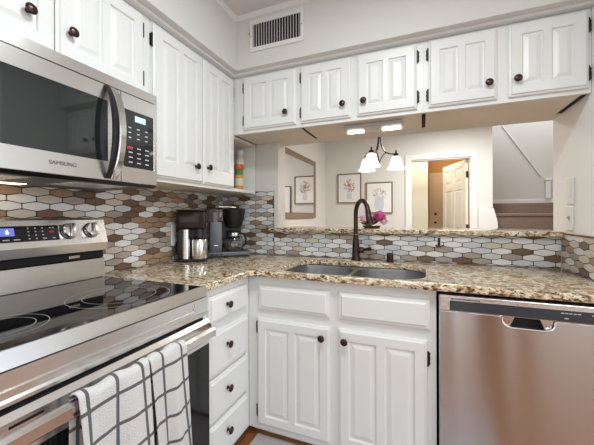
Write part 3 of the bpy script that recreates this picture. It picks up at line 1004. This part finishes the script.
hn = obj('handle', strap(0.532, 0.562, 0.060, 0.007, 0.008), M_steel2, md, smooth=True)
obj('inner_reflection_strap', strap(0.514, 0.5315, 0.054, 0.004, 0.008), M_black, hn, smooth=True)  # black inner strap, also standing in for the handle's reflection in the glass
bm = text_mesh('SAMSUNG', 0.0185); xf(bm, YZ); xf(bm, Matrix.Translation((MF + 0.0012, 0.372, 0.049)))
obj('lettering', bm, M_greytext, md)
loops = [[(DS + 0.001, 0.012), (MW - 0.002, 0.012), (MW - 0.002, 0.369), (DS + 0.001, 0.369)], rrect(0.594, 0.742, 0.075, 0.306, 0.006, 3)]
bm = plate(loops, 0.022, 0.0015, 1); xf(bm, YZ); xf(bm, Matrix.Translation((MF - 0.011, 0, 0)))
cpn = obj('control_side', bm, M_steel, t)
bm = B(); box(bm, MF - 0.018, MF - 0.0015, 0.591, 0.745, 0.072, 0.309)
kp = obj('keypad', bm, mat('keypad_glass', (0.02, 0.022, 0.026), 0.06, spec=0.8), cpn)
bm = B(); box(bm, MF - 0.0014, MF - 0.0010, 0.648, 0.700, 0.266, 0.290); obj('clock_display', bm, M_lcdg, kp)
bt = []
for r_i in range(8):
    for c_i in range(3):
        if r_i in (4,):
            continue
        w_ = 0.018 if r_i < 4 else 0.012
        bt.append((MF - 0.0014, MF - 0.0010, 0.618 + c_i * 0.040, 0.618 + c_i * 0.040 + w_, 0.094 + r_i * 0.020, 0.0985 + r_i * 0.020))
each('button', bt, M_print, kp)
bm = B(); box(bm, MF - 0.0013, MF - 0.0008, 0.612, 0.634, 0.148, 0.158); obj('stop_button', bm, M_red, kp)
each('grease_filter', [(0.18, 0.36, 0.10, 0.30, -0.003, -0.0002), (0.18, 0.36, 0.44, 0.64, -0.003, -0.0002)], M_steel, t, None, 0.001)
bm = B(); prism(bm, [(MF - 0.020, 0.0), (MF - 0.004, 0.011), (MF - 0.0215, 0.011)], 0, MW, 'xz'); obj('bottom_edge', bm, M_black, t)
bm = B(); box(bm, 0.05, 0.10, 0.33, 0.42, -0.002, -0.0002); obj('cooktop_lamp', bm, mat('warm_lit_lens', (1, .9, .7), .4, emit=(1, .78, .5), es=4.0), t)


# ---------------------------------------------------------------- towels over the oven handle
def towel(name, label, ya, yb, front, back, seed, yshift=0.0, loosen=0.0, uo=0.0):
    rnd = random.Random(seed)
    xc, zc_, rr = (bx0 + bx1) / 2, bz1 - 0.006, 0.0165
    nu, th = 34, 0.004
    prof = []
    for i in range(21):
        prof.append(('f', front * (1 - i / 20.0)))
    for i in range(1, 8):
        prof.append(('a', PI * i / 8))
    for i in range(15):
        prof.append(('b', back * i / 14.0))
    ph = [rnd.uniform(0, 6.28) for _ in range(5)]
    verts, uvs = [], []
    for j in range(nu + 1):
        u = j / nu
        s = 0.0
        last = None
        for typ, q in prof:
            y = ya + (yb - ya) * u
            if typ == 'f':
                dn = q / front
                fold = 0.016 * math.sin(u * 8.0 + ph[0]) + 0.006 * math.sin(u * 19 + ph[1] + q * 6)
                x = xc + rr + 0.001 + max(0, dn) ** 0.7 * (0.012 + fold + loosen * dn)
                z = zc_ - q
                y += dn * (0.008 * math.sin(u * 7 + ph[2]) + yshift)
            elif typ == 'a':
                x = xc + (rr + 0.001) * math.cos(q)
                z = zc_ + 0.004 + (rr - 0.002) * math.sin(q) + 0.004 * math.sin(u * 13 + ph[3])
            else:
                dn = q / back
                x = xc - rr - 0.001 - 0.004 * dn * math.sin(u * 8 + ph[4])
                x = max(x, 0.7105)
                z = zc_ - q
                y += dn * (yshift * 0.6 - 0.006)
            p = Vector((x, y, z))
            if last is not None:
                s += (p - last).length
            last = p
            verts.append(p)
            uvs.append((u * abs(yb - ya) * 1.04 + uo, s + 0.009))
    n = len(prof)
    me = bpy.data.meshes.new(name)
    faces = [(j * n + i, j * n + i + 1, (j + 1) * n + i + 1, (j + 1) * n + i) for j in range(nu) for i in range(n - 1)]
    me.from_pydata([tuple(v) for v in verts], [], faces)
    uvl = me.uv_layers.new(name='UVMap')
    for lp in me.loops:
        uvl.data[lp.index].uv = uvs[lp.vertex_index]
    me.materials.append(M_towel)
    me.polygons.foreach_set('use_smooth', [True] * len(me.polygons))
    o = mesh_obj(name, me, None, (0, -1.812, 0))
    sd = o.modifiers.new('thickness', 'SOLIDIFY'); sd.thickness = th; sd.offset = 0
    ss = o.modifiers.new('soften', 'SUBSURF'); ss.levels = 1; ss.render_levels = 1
    return tag(o, label, 'towel', 'checked dish towels on the oven handle')


towel('dish_towel', 'wider white checked dish towel hanging at the left on the oven handle', 0.197, 0.394, 0.42, 0.34, 4, 0.006, 0.01, 0.065)
towel('dish_towel', 'narrower white checked dish towel hanging at the right end of the oven handle', 0.399, 0.546, 0.42, 0.36, 9, 0.022, 0.012, 0.040)

# ---------------------------------------------------------------- coffee maker (corner)
t = thing('coffee_maker', 'black and grey drip coffee maker with glass carafe in the corner', 'coffee maker', (0.181, -0.180, CT), R(41.6))
bm = B(); box(bm, -0.155, 0.155, -0.072, 0.072, 0.004, 0.036, 0.008, 3); bs = obj('base', bm, M_greymetal, t, smooth=True)
each('switch', [(x, x + 0.016, -0.0745, -0.0715, 0.013, 0.025) for x in (-0.13, -0.10, -0.07)], M_black, bs, None, 0.001)
bm = B(); lathe(bm, [(0.058, 0.0362), (0.058, 0.039), (0, 0.039)], (0.042, -0.004, 0), 'z', 28); obj('hot_plate', bm, M_black, t)
bm = B(); box(bm, -0.135, -0.052, -0.066, 0.066, 0.0362, 0.248, 0.006, 2); tw = obj('tower', bm, M_greymetal, t, smooth=True)
bm = B(); box(bm, -0.108, -0.080, -0.068, -0.0655, 0.080, 0.087); obj('badge', bm, M_steel2, tw)
bm = B(); box(bm, -0.150, -0.044, -0.064, 0.064, 0.2485, 0.340, 0.010, 3); tk_ = obj('water_tank', bm, mat('smoky_tank', (0.55, 0.5, 0.48), 0.05, trans=0.85), t, smooth=True)
bm = B(); box(bm, -0.152, -0.042, -0.066, 0.066, 0.3402, 0.349, 0.003); obj('lid', bm, M_black, tk_)
bm = B(); tube(bm, [(-0.095, 0, 0.250), (-0.095, 0, 0.315)], 0.014, 12); obj('riser_tube', bm, M_white, tk_, smooth=True)
bm = B(); tube(bm, [(-0.070, 0, 0.355), (0.0, 0, 0.357), (0.055, 0, 0.353)], 0.009, 10); obj('outlet_arm', bm, M_steel2, t, smooth=True)
bm = B(); lathe(bm, [(0.046, 0.205), (0.060, 0.225), (0.066, 0.262), (0.078, 0.310), (0.080, 0.338), (0.060, 0.346), (0, 0.347)], (0.042, -0.004, 0), 'z', 32)
obj('brew_basket', bm, M_black, t, smooth=True)
bm = B(); box(bm, -0.052, 0.10, 0.045, 0.062, 0.12, 0.33, 0.004); obj('bracket', bm, M_black, t)
bm = B()
lathe(bm, [(0.0, 0.0395), (0.056, 0.040), (0.068, 0.060), (0.070, 0.095), (0.058, 0.125), (0.047, 0.150), (0.047, 0.168), (0.0435, 0.168), (0.0435, 0.150),
           (0.054, 0.124), (0.066, 0.095), (0.064, 0.061), (0.052, 0.044), (0.0, 0.0435)], (0.042, -0.004, 0), 'z', 32)
cf = obj('carafe', bm, M_glass, t, smooth=True)
bm = B(); lathe(bm, [(0.0482, 0.146), (0.0488, 0.158), (0.0482, 0.168)], (0.042, -0.004, 0), 'z', 28); obj('band', bm, M_steel2, cf, smooth=True)
bm = B(); lathe(bm, [(0.049, 0.1685), (0.049, 0.178), (0.02, 0.182), (0, 0.182)], (0.042, -0.004, 0), 'z', 28); obj('carafe_lid', bm, M_black, cf, smooth=True)
bm = B(); tube(bm, [(0.080, -0.034, 0.162), (0.104, -0.058, 0.160), (0.116, -0.068, 0.13), (0.112, -0.062, 0.085), (0.094, -0.046, 0.070)], 0.007, 8, sx=1.4)
obj('carafe_handle', bm, M_black, cf, smooth=True)

# ---------------------------------------------------------------- coffee grinder
t = thing('coffee_grinder', 'black and steel coffee grinder with dark bean hopper by the left wall', 'coffee grinder', (0.112, -0.488, CT), R(30))
bm = B(); box(bm, -0.080, 0.098, -0.060, 0.060, 0.0, 0.018, 0.006, 2); obj('base', bm, M_black, t, smooth=True)
bm = B(); box(bm, -0.076, 0.03, -0.010, 0.058, 0.0185, 0.208, 0.008, 2); box(bm, -0.078, -0.052, -0.052, 0.0, 0.0185, 0.208, 0.006, 2); obj('body', bm, M_black, t, smooth=True)
bm = B(); lathe(bm, [(0.027, 0.020), (0.027, 0.205), (0.0, 0.205)], (-0.030, -0.030, 0), 'z', 24); obj('steel_column', bm, M_steel, t, smooth=True)
bm = B(); lathe(bm, [(0.046, 0.019), (0.048, 0.022), (0.048, 0.138), (0.046, 0.142), (0.0, 0.142)], (0.052, -0.022, 0), 'z', 30); obj('grounds_canister', bm, M_steel, t, smooth=True)
bm = B(); lathe(bm, [(0.049, 0.1425), (0.049, 0.147), (0.036, 0.155), (0.028, 0.185), (0.030, 0.209), (0, 0.209)], (0.052, -0.020, 0), 'z', 26); obj('chute', bm, M_black, t, smooth=True)
bm = B(); box(bm, -0.082, 0.094, -0.056, 0.058, 0.2095, 0.322, 0.012, 3); hp = obj('bean_hopper', bm, M_beans, t, smooth=True)
bm = B(); box(bm, -0.084, 0.096, -0.058, 0.060, 0.3225, 0.332, 0.004, 2); obj('lid', bm, M_black, hp, smooth=True)
bm = B(); tube(bm, bez((-0.078, 0.02, 0.12), (-0.10, 0.02, 0.14), (-0.105, -0.03, 0.10), (-0.095, -0.05, 0.02), 10) + [(-0.088, -0.02, 0.006), (-0.082, 0.02, 0.006)], 0.0045, 8)
obj('power_cord', bm, mat('dark_blue_cord', (0.02, 0.03, 0.05), 0.4), t, smooth=True)

# white outlet cover beside the grinder
t = thing('wall_plate', 'white rounded outlet plate on the tiles just left of the grinder', 'outlet', (0.0085, -0.545, 1.084))
bm = plate([rrect(-0.022, 0.022, -0.072, 0.072, 0.0215, 6)], 0.010, 0.003, 2); xf(bm, YZ); xf(bm, Matrix.Translation((0.005, 0, 0)))
obj('cover', bm, M_white, t, smooth=True)
bm = B(); lathe(bm, [(0.003, 0.0), (0.003, 0.0012), (0, 0.0014)], (0.010, 0, 0), 'x', 10); obj('screw', bm, M_steel2, t)

# ---------------------------------------------------------------- bottles in the corner niche
NB = 1.3945
t = thing('seasoning_bottle', 'tall seasoning bottle with white cap and pale label standing in the niche', 'bottle', (0.215, -0.075, NB))
bm = B(); lathe(bm, [(0, 0), (0.030, 0.0), (0.031, 0.008), (0.031, 0.245), (0.024, 0.265), (0.022, 0.272), (0, 0.272)], (0, 0, 0), 'z', 20)
obj('bottle_body', bm, mat('clear_bottle_plastic', (0.66, 0.70, 0.60), 0.15), t, smooth=True)
bm = B(); lathe(bm, [(0.0316, 0.20), (0.0316, 0.235)], (0, 0, 0), 'z', 20); obj('paper_label', bm, M_label, t, smooth=True)
bm = B(); lathe(bm, [(0.0255, 0.2725), (0.0255, 0.302), (0.023, 0.306), (0, 0.306)], (0, 0, 0), 'z', 20); obj('cap', bm, M_white, t, smooth=True)
t = thing('spice_jar', 'amber spice jar with orange-red lid and green neck band in front of the niche', 'jar', (0.252, -0.148, NB))
bm = B(); lathe(bm, [(0, 0), (0.029, 0.0), (0.031, 0.006), (0.031, 0.100), (0.029, 0.110), (0, 0.110)], (0, 0, 0), 'z', 20); obj('jar_body', bm, M_amber, t, smooth=True)
bm = B(); lathe(bm, [(0.0316, 0.03), (0.0316, 0.085)], (0, 0, 0), 'z', 20); obj('paper_label', bm, M_label, t, smooth=True)
bm = B(); lathe(bm, [(0.030, 0.1102), (0.031, 0.145), (0.027, 0.150), (0, 0.150)], (0, 0, 0), 'z', 20); obj('neck_band', bm, M_green, t, smooth=True)
bm = B(); lathe(bm, [(0.033, 0.1505), (0.036, 0.156), (0.036, 0.178), (0.033, 0.186), (0, 0.187)], (0, 0, 0), 'z', 20); obj('lid', bm, M_orangelid, t, smooth=True)

# ---------------------------------------------------------------- under-cabinet light
t = thing('under_cabinet_light', 'slim white twin-lamp light fixed beneath the middle wall cabinet', 'light', (1.225, -0.200, UB))
bm = B(); box(bm, -0.165, 0.165, -0.050, 0.050, -0.024, -0.0005, 0.004, 2); obj('housing', bm, mat('fixture_silver', (0.45, 0.45, 0.45), 0.4, 0.5), t)
for x0, x1 in ((-0.160, -0.060), (0.050, 0.160)):
    bm = B(); box(bm, x0, x1, 0.018, 0.046, -0.033, -0.0245, 0.002, 1); obj('lamp_lens', bm, M_tube, t)

# ---------------------------------------------------------------- air vent on the soffit
t = thing('air_vent', 'white louvred air return vent high on the soffit over the corner', 'vent', (0.676, -SOF, 2.330))
bm = plate([rrect(-0.181, 0.181, -0.098, 0.098, 0.004, 2), rrect(-0.160, 0.160, -0.071, 0.071, 0.002, 2)], 0.010, 0.0025, 1)
xf(bm, Matrix.Translation((0, -0.005, 0)) @ Matrix.Rotation(R(90), 4, 'X')); vf = obj('frame', bm, M_trim, t)
bm = B(); box(bm, -0.162, 0.162, -0.0025, -0.0005, -0.073, 0.073); obj('duct', bm, mat('dark_duct', (0.02, 0.018, 0.016), 0.8), t)
bm = B()
for k in range(18):
    x = -0.152 + k * 0.0179
    vs = box(bm, -0.0010, 0.0010, -0.004, 0.004, -0.0715, 0.0715)
    bmesh.ops.transform(bm, matrix=Matrix.Translation((x, -0.0065, 0)) @ Matrix.Rotation(R(8), 4, 'Z'), verts=vs)
obj('louvers', bm, M_trim, t)
for x in (-0.171, 0.171):
    bm = B(); lathe(bm, [(0.004, 0.0), (0.003, 0.0015), (0, 0.002)], (x, -0.010, 0.0), '-y', 10); obj('screw', bm, M_drain, t)
bm = B(); box(bm, -0.1845, -0.1812, -0.014, -0.004, 0.012, 0.026); obj('damper_lever', bm, M_drain, t)

# ---------------------------------------------------------------- switches on the right wall
for nm, lab, y, z, hgt, tg in (('wall_plate', 'blank white wall plate, the upper of two on the right wall', -0.105, 1.327, 0.068, False),
                               ('light_switch', 'white light switch plate just above the right tile strip', -0.098, 1.187, 0.061, True)):
    t = thing(nm, lab, 'wall plate' if not tg else 'light switch', (XR - 0.0005, y, z))
    bm = plate([rrect(-0.038, 0.038, -hgt, hgt, 0.005, 3)], 0.006, 0.002, 1); xf(bm, YZ); xf(bm, Matrix.Translation((-0.003, 0, 0)))
    obj('cover', bm, M_white, t)
    if tg:
        bm = B(); box(bm, -0.0075, -0.006, -0.005, 0.005, -0.012, 0.012); prism(bm, [(-0.0075, -0.004), (-0.016, 0.006), (-0.014, 0.010), (-0.0075, 0.004)], -0.003, 0.003, 'xz')
        obj('toggle', bm, mat('grey_toggle', (0.35, 0.34, 0.33), 0.5), t)
    else:
        bm = B(); box(bm, -0.0075, -0.0061, -0.017, 0.017, -0.034, 0.034, 0.0005, 1); obj('insert', bm, M_white, t)

# ---------------------------------------------------------------- rug
bm = B(); box(bm, 0.655, 1.85, -1.30, -0.590, 0.0005, 0.010, 0.004, 2)
tag(obj('floor_rug', bm, M_rug), 'pale mauve-grey rug on the wood floor before the sink cabinet', 'rug')

# ---------------------------------------------------------------- flowers on the bar
t = thing('flower_bouquet', 'low bunch of pink and magenta flowers on the bar ledge', 'flowers', (1.150, 0.24, 1.1155))
bm = B(); lathe(bm, [(0, 0), (0.055, 0.0), (0.070, 0.012), (0.066, 0.016), (0.05, 0.008), (0, 0.008)], (0.0, 0, 0), 'z', 24); obj('dish', bm, mat('dark_wood_dish', (0.09, 0.05, 0.035), 0.4), t, smooth=True)


def blossom(c, r, m, n=26, seed=1):
    rnd = random.Random(seed)
    bm = B()
    for k in range(n):
        f = k / n
        th = f * 6.28 * 4.3
        el = R(78 - 95 * f)
        d = Vector((math.cos(th) * math.cos(el), math.sin(th) * math.cos(el), math.sin(el)))
        w = d.cross(Vector((0, 0, 1))).normalized()
        up = w.cross(d)
        base = Vector(c) + d * r * 0.25
        tip = Vector(c) + d * r * (0.8 + 0.3 * rnd.random())
        s = r * (0.32 + 0.2 * f)
        mid = (base + tip) / 2 + d * r * 0.12
        pts = [base, mid + w * s - up * s * .15, tip + w * s * 0.6 + up * s * .35, tip + up * s * 0.65, tip - w * s * 0.6 + up * s * .35, mid - w * s - up * s * .15]
        vs = [bm.verts.new(p) for p in pts]
        cc = bm.verts.new((base + tip) / 2 + d * r * 0.28)
        for q in range(6):
            bm.faces.new((vs[q], vs[(q + 1) % 6], cc))
    bmesh.ops.create_icosphere(bm, subdivisions=2, radius=r * 0.5, matrix=Matrix.Translation(c))
    return obj('blossom', bm, m, t, smooth=True)


for i, (x, y, z, r, m) in enumerate(((0.058, -0.02, 0.075, 0.040, M_pink), (0.030, 0.02, 0.060, 0.030, M_pink), (0.080, 0.02, 0.045, 0.028, M_pinkl), (-0.055, -0.02, 0.050, 0.026, M_pinkl),
                                     (-0.075, 0.015, 0.070, 0.020, M_pinkl), (-0.025, -0.01, 0.085, 0.018, M_pink), (0.090, -0.035, 0.035, 0.020, M_pinkl), (0.005, 0.0, 0.045, 0.022, M_pink))):
    blossom((x, y, z), r * 1.22, m, seed=i)
for i in range(14):
    rnd = random.Random(40 + i)
    a = rnd.uniform(0, 6.28)
    bx = -0.035 + rnd.uniform(-0.04, 0.06)
    bm = B()
    p0 = Vector((bx * 0.4, 0, 0.012))
    d = Vector((math.cos(a) * 0.8 - 0.3, math.sin(a) * 0.5, rnd.uniform(0.2, 1.0))).normalized()
    L_ = rnd.uniform(0.055, 0.095)
    w = d.cross(Vector((0, 0, 1))).normalized() * 0.011
    up = w.cross(d).normalized() * 0.004
    pts = [p0, p0 + d * L_ * 0.4 + w + up, p0 + d * L_ * 0.75 + w * 0.8 + up, p0 + d * L_, p0 + d * L_ * 0.75 - w * 0.8 + up, p0 + d * L_ * 0.4 - w + up]
    top = [bm.verts.new(p) for p in pts]
    mid = [bm.verts.new(p0 + d * L_ * 0.4 - up), bm.verts.new(p0 + d * L_ * 0.75 - up)]
    for q in ((top[0], top[1], mid[0]), (top[1], top[2], mid[1], mid[0]), (top[2], top[3], mid[1]), (top[3], top[4], mid[1]), (top[4], top[5], mid[0], mid[1]), (top[5], top[0], mid[0])):
        bm.faces.new(q)
    obj('leaf', bm, M_leaf, t, smooth=True)

# ---------------------------------------------------------------- dining room: mirror and pictures
t = thing('wall_mirror', 'large mirror in a wide taupe frame on the dining room left wall', 'mirror', (0.0305, 1.56, 1.585))
MWd, MHt, fw = 0.63, 0.405, 0.070
bm = B()
loft(bm, [[(0.0, -MWd, -MHt), (0.0, MWd, -MHt), (0.0, MWd, MHt), (0.0, -MWd, MHt)],
          [(0.032, -MWd, -MHt), (0.032, MWd, -MHt), (0.032, MWd, MHt), (0.032, -MWd, MHt)],
          [(0.026, -MWd + 0.03, -MHt + 0.03), (0.026, MWd - 0.03, -MHt + 0.03), (0.026, MWd - 0.03, MHt - 0.03), (0.026, -MWd + 0.03, MHt - 0.03)],
          [(0.014, -MWd + fw, -MHt + fw), (0.014, MWd - fw, -MHt + fw), (0.014, MWd - fw, MHt - fw), (0.014, -MWd + fw, MHt - fw)]], True, False)
obj('frame', bm, M_frame, t)
bm = B(); box(bm, 0.008, 0.0185, -MWd + fw - 0.004, MWd - fw + 0.004, -MHt + fw - 0.004, MHt - fw + 0.004); obj('mirror_glass', bm, M_mirror, t)

AC = [mat('art_rose', (0.55, 0.22, 0.20), 0.2), mat('art_ochre', (0.62, 0.40, 0.22), 0.2), mat('art_plum', (0.25, 0.17, 0.22), 0.2), mat('art_green', (0.30, 0.33, 0.24), 0.2),
      mat('art_lilac', (0.58, 0.52, 0.60), 0.2), mat('art_blue', (0.60, 0.635, 0.68), 0.2), mat('art_blush', (0.72, 0.56, 0.55), 0.2)]


def picture(label, x0, x1, z0, z1, pal, vase, seed):
    rnd = random.Random(seed)
    cx, cz = (x0 + x1) / 2, (z0 + z1) / 2
    t = thing('framed_picture', label, 'picture', (cx, DY - 0.0005, cz), 0, 'framed flower prints on the dining wall')
    w, h = (x1 - x0) / 2, (z1 - z0) / 2
    f = 0.018
    bm = B()
    loft(bm, [rect_pts(-w, w, -h, h, 0), rect_pts(-w, w, -h, h, -0.022), rect_pts(-w + 0.006, w - 0.006, -h + 0.006, h - 0.006, -0.024),
              rect_pts(-w + f, w - f, -h + f, h - f, -0.015)], True, False)
    obj('frame', bm, M_artframe, t)
    bm = B(); box(bm, -w + f - 0.002, w - f + 0.002, -0.012, -0.006, -h + f - 0.002, h - f + 0.002); pp = obj('paper', bm, M_paper, t)
    bm = B()
    n = 0
    for k in range(70):
        a = rnd.uniform(0, 6.28)
        q = math.sqrt(rnd.random())
        px_, pz_ = q * math.cos(a) * w * 0.50, h * 0.20 + q * math.sin(a) * h * 0.42
        r_ = rnd.uniform(0.007, 0.019)
        mi = rnd.choice(pal)
        pts = []
        for s in range(9):
            b_ = 2 * PI * s / 9
            rr_ = r_ * (0.75 + 0.35 * math.sin(b_ * 3 + a))
            pts.append(bm.verts.new((px_ + rr_ * math.cos(b_), -0.0122 - k * 0.00002, pz_ + rr_ * math.sin(b_))))
        bm.faces.new(pts).material_index = mi
    for s in range(7):
        x_ = (s - 3) * w * 0.06
        vs = [bm.verts.new(p) for p in ((x_ * 0.5 - 0.0012, -0.0121, -h * 0.45), (x_ * 0.5 + 0.0012, -0.0121, -h * 0.45), (x_ * 2.2 + 0.0012, -0.0121, h * 0.25), (x_ * 2.2 - 0.0012, -0.0121, h * 0.25))]
        bm.faces.new(vs).material_index = 3
    vw, vh0, vh1, vmi = vase
    prof = [(vw * 0.75, vh0), (vw, (vh0 + vh1) / 2 - 0.01), (vw * 0.85, vh1 - 0.015), (vw * 0.95, vh1)]
    vs = [bm.verts.new((x_, -0.0135, z_)) for x_, z_ in prof] + [bm.verts.new((-x_, -0.0135, z_)) for x_, z_ in prof[::-1]]
    bm.faces.new(vs).material_index = vmi
    obj('flower_print', bm, AC, pp)


picture('framed print of rose and ochre flowers, left of the two dining wall pictures', 0.237, 0.616, 1.405, 1.878, (0, 0, 1, 1, 2, 3, 6), (0.045, -0.17, -0.085, 5), 3)
picture('framed print of pale lilac flowers in a blue jar, hung lower at right', 0.690, 1.090, 1.242, 1.722, (4, 4, 5, 6, 6, 3), (0.075, -0.19, -0.01, 5), 8)

# ---------------------------------------------------------------- chandelier
t = thing('chandelier', 'bronze chandelier with three lit bell glass shades over the dining area', 'chandelier', (1.125, 0.905, 0.018))
bm = B(); lathe(bm, [(0.060, CEIL - 0.019), (0.058, CEIL - 0.03), (0.012, CEIL - 0.045), (0.008, CEIL - 0.06)], (0, 0, 0), 'z', 24); obj('canopy', bm, M_bronze, t, smooth=True)
bm = B(); tube(bm, [(0, 0, CEIL - 0.04), (0, 0, 1.95)], 0.006, 10)
lathe(bm, [(0.0, 1.905), (0.012, 1.915), (0.022, 1.95), (0.016, 1.985), (0.006, 2.0)], (0, 0, 0), 'z', 18); obj('stem', bm, M_bronze, t, smooth=True)
er = Vector((0.927, 0.375)); ec = Vector((0.375, -0.927))
for ang in (-7, 130, 238):
    d = er * math.cos(R(ang)) + ec * math.sin(R(ang))
    q = 0.165
    bm = B()
    pt = lambda r_, z_: (d.x * r_, d.y * r_, z_)
    tube(bm, bez(pt(0.008, 1.96), pt(0.012, 1.78), pt(0.07, 1.765), pt(q, 1.775), 14), 0.0065, 8)
    tube(bm, bez(pt(0.085, 1.785), pt(0.05, 1.79), pt(0.02, 1.74), pt(0.004, 1.69), 10), 0.0048, 8)
    arm = obj('arm', bm, M_bronze, t, smooth=True)
    bm = B(); lathe(bm, [(0.0, 1.812), (0.007, 1.808), (0.007, 1.785), (0.022, 1.775), (0.024, 1.752), (0.019, 1.752)], (d.x * q, d.y * q, 0), 'z', 16); obj('socket', bm, M_bronze, arm, smooth=True)
    bm = B()
    pr = [(0.022, 1.752), (0.040, 1.742), (0.050, 1.715), (0.056, 1.685), (0.066, 1.655), (0.084, 1.630), (0.081, 1.630), (0.063, 1.656), (0.053, 1.686), (0.047, 1.715), (0.037, 1.739), (0.020, 1.749)]
    lathe(bm, pr + [pr[0]], (d.x * q, d.y * q, 0), 'z', 26); obj('shade', bm, M_shade, arm, smooth=True)
    point('chandelier_bulb', (1.125 + d.x * q, 0.905 + d.y * q, 1.66), 2.2, (1, 0.86, 0.68), 0.03)

# ---------------------------------------------------------------- open six-panel door in the far doorway
ang = math.atan2(0.76, -0.257)
d1 = thing('door_1', 'cream six-panel door standing open into the hall', 'door', (2.112, 2.915, 0.0), ang + PI)
d1['kind'] = 'structure'
# local x runs from free edge (-0.79) to the hinge (0)
rows6 = [(0.22, 0.86), (0.99, 1.58), (1.69, 1.90)]
bm = door_bm(0.79, 2.0, 2, 0.035, 0.10, 0, 0, 0.09, rows=rows6, lip=0.004, slope=0.035)
lf = obj('door_leaf', bm, M_doorcream, d1, (-0.79, 0.0, 0.012))
for z in (0.25, 1.02, 1.78):
    bm = B(); box(bm, 0.789, 0.7945, -0.030, 0.002, z - 0.045, z + 0.045); obj('hinge', bm, M_blackm, lf)
bm = B()
lathe(bm, [(0.026, 0.0), (0.026, 0.006), (0.010, 0.012), (0.010, 0.035), (0.026, 0.045), (0.027, 0.06), (0.0, 0.068)], (0.065, -0.035, 0.95), '-y', 18)
obj('door_knob', bm, M_bronze, lf, smooth=True)
# far hall door
d3 = thing('door_3', 'tan door at the end of the dim hall', 'door', (1.70, 5.02, 0.0), 0)
d3['kind'] = 'structure'
bm = B()
for x0, x1, z0, z1 in ((-0.055, 0.0, 0, 2.10), (0.60, 0.655, 0, 2.10), (0, 0.60, 2.045, 2.10)):
    box(bm, x0, x1, -0.018, 0, z0, z1, 0.003)
obj('casing', bm, M_halldoor, d3)
bm = B(); box(bm, 0.002, 0.598, -0.010, -0.0005, 0.01, 2.04); hl = obj('door_leaf', bm, M_halldoor, d3)
for z in (1.06, 1.24):
    bm = B(); lathe(bm, [(0.026, 0.0), (0.026, 0.006), (0.022, 0.014), (0.0, 0.016)], (0.065, -0.0105, z), '-y', 16); obj('lock_rose', bm, M_bronze, hl)

# ---------------------------------------------------------------- stairs
t = thing('staircase', 'carpeted winding stair steps rising behind the bar at the right', 'stairs', (2.40, 3.0, 0))
bm = B(); box(bm, 0.0, 1.59, 0.285, 1.225, 0.0, 1.385, 0.015, 3); obj('landing', bm, M_carpet, t)
for k, (ya, z) in enumerate(((0.0, 1.234), (-0.0, 0.0))[:1]):
    bm = B(); box(bm, 0.0, 1.59, 0.0, 0.284, 0.0, 1.19, 0.004, 1); box(bm, 0.0, 1.59, -0.022, 0.284, 1.185, 1.234, 0.018, 3); obj('step', bm, M_carpet, t)
bm = B(); box(bm, 0.0, 1.59, -0.090, -0.024, 0.0, 1.02, 0.01, 2); obj('lower_step', bm, M_carpet, t)
bm = B(); prism(bm, [(2.215, 0.0), (2.47, 0.0), (2.44, 1.12), (2.395, 1.305), (2.215, 1.305)], 2.755, 2.787, 'xz')
struct('trim_6', bm, M_trim)
# slanted rail and post on the stairwell wall
t = thing('stair_rail', 'pale slanted handrail with short white post on the stairwell wall', 'handrail', (0, 0, 0))
bm = B()
rr = []
for x, z in ((2.80, 2.78), (3.36, 1.86)):
    rr.append([(x, 4.249, z - 0.022), (x, 4.232, z - 0.022), (x, 4.232, z + 0.022), (x, 4.249, z + 0.022)])
loft(bm, rr); obj('rail', bm, M_wall, t)
bm = B(); box(bm, 3.405, 3.47, 4.185, 4.248, 1.478, 1.78, 0.006, 1); box(bm, 3.395, 3.48, 4.175, 4.249, 1.78, 1.82, 0.006, 1); obj('post', bm, M_trim, t)
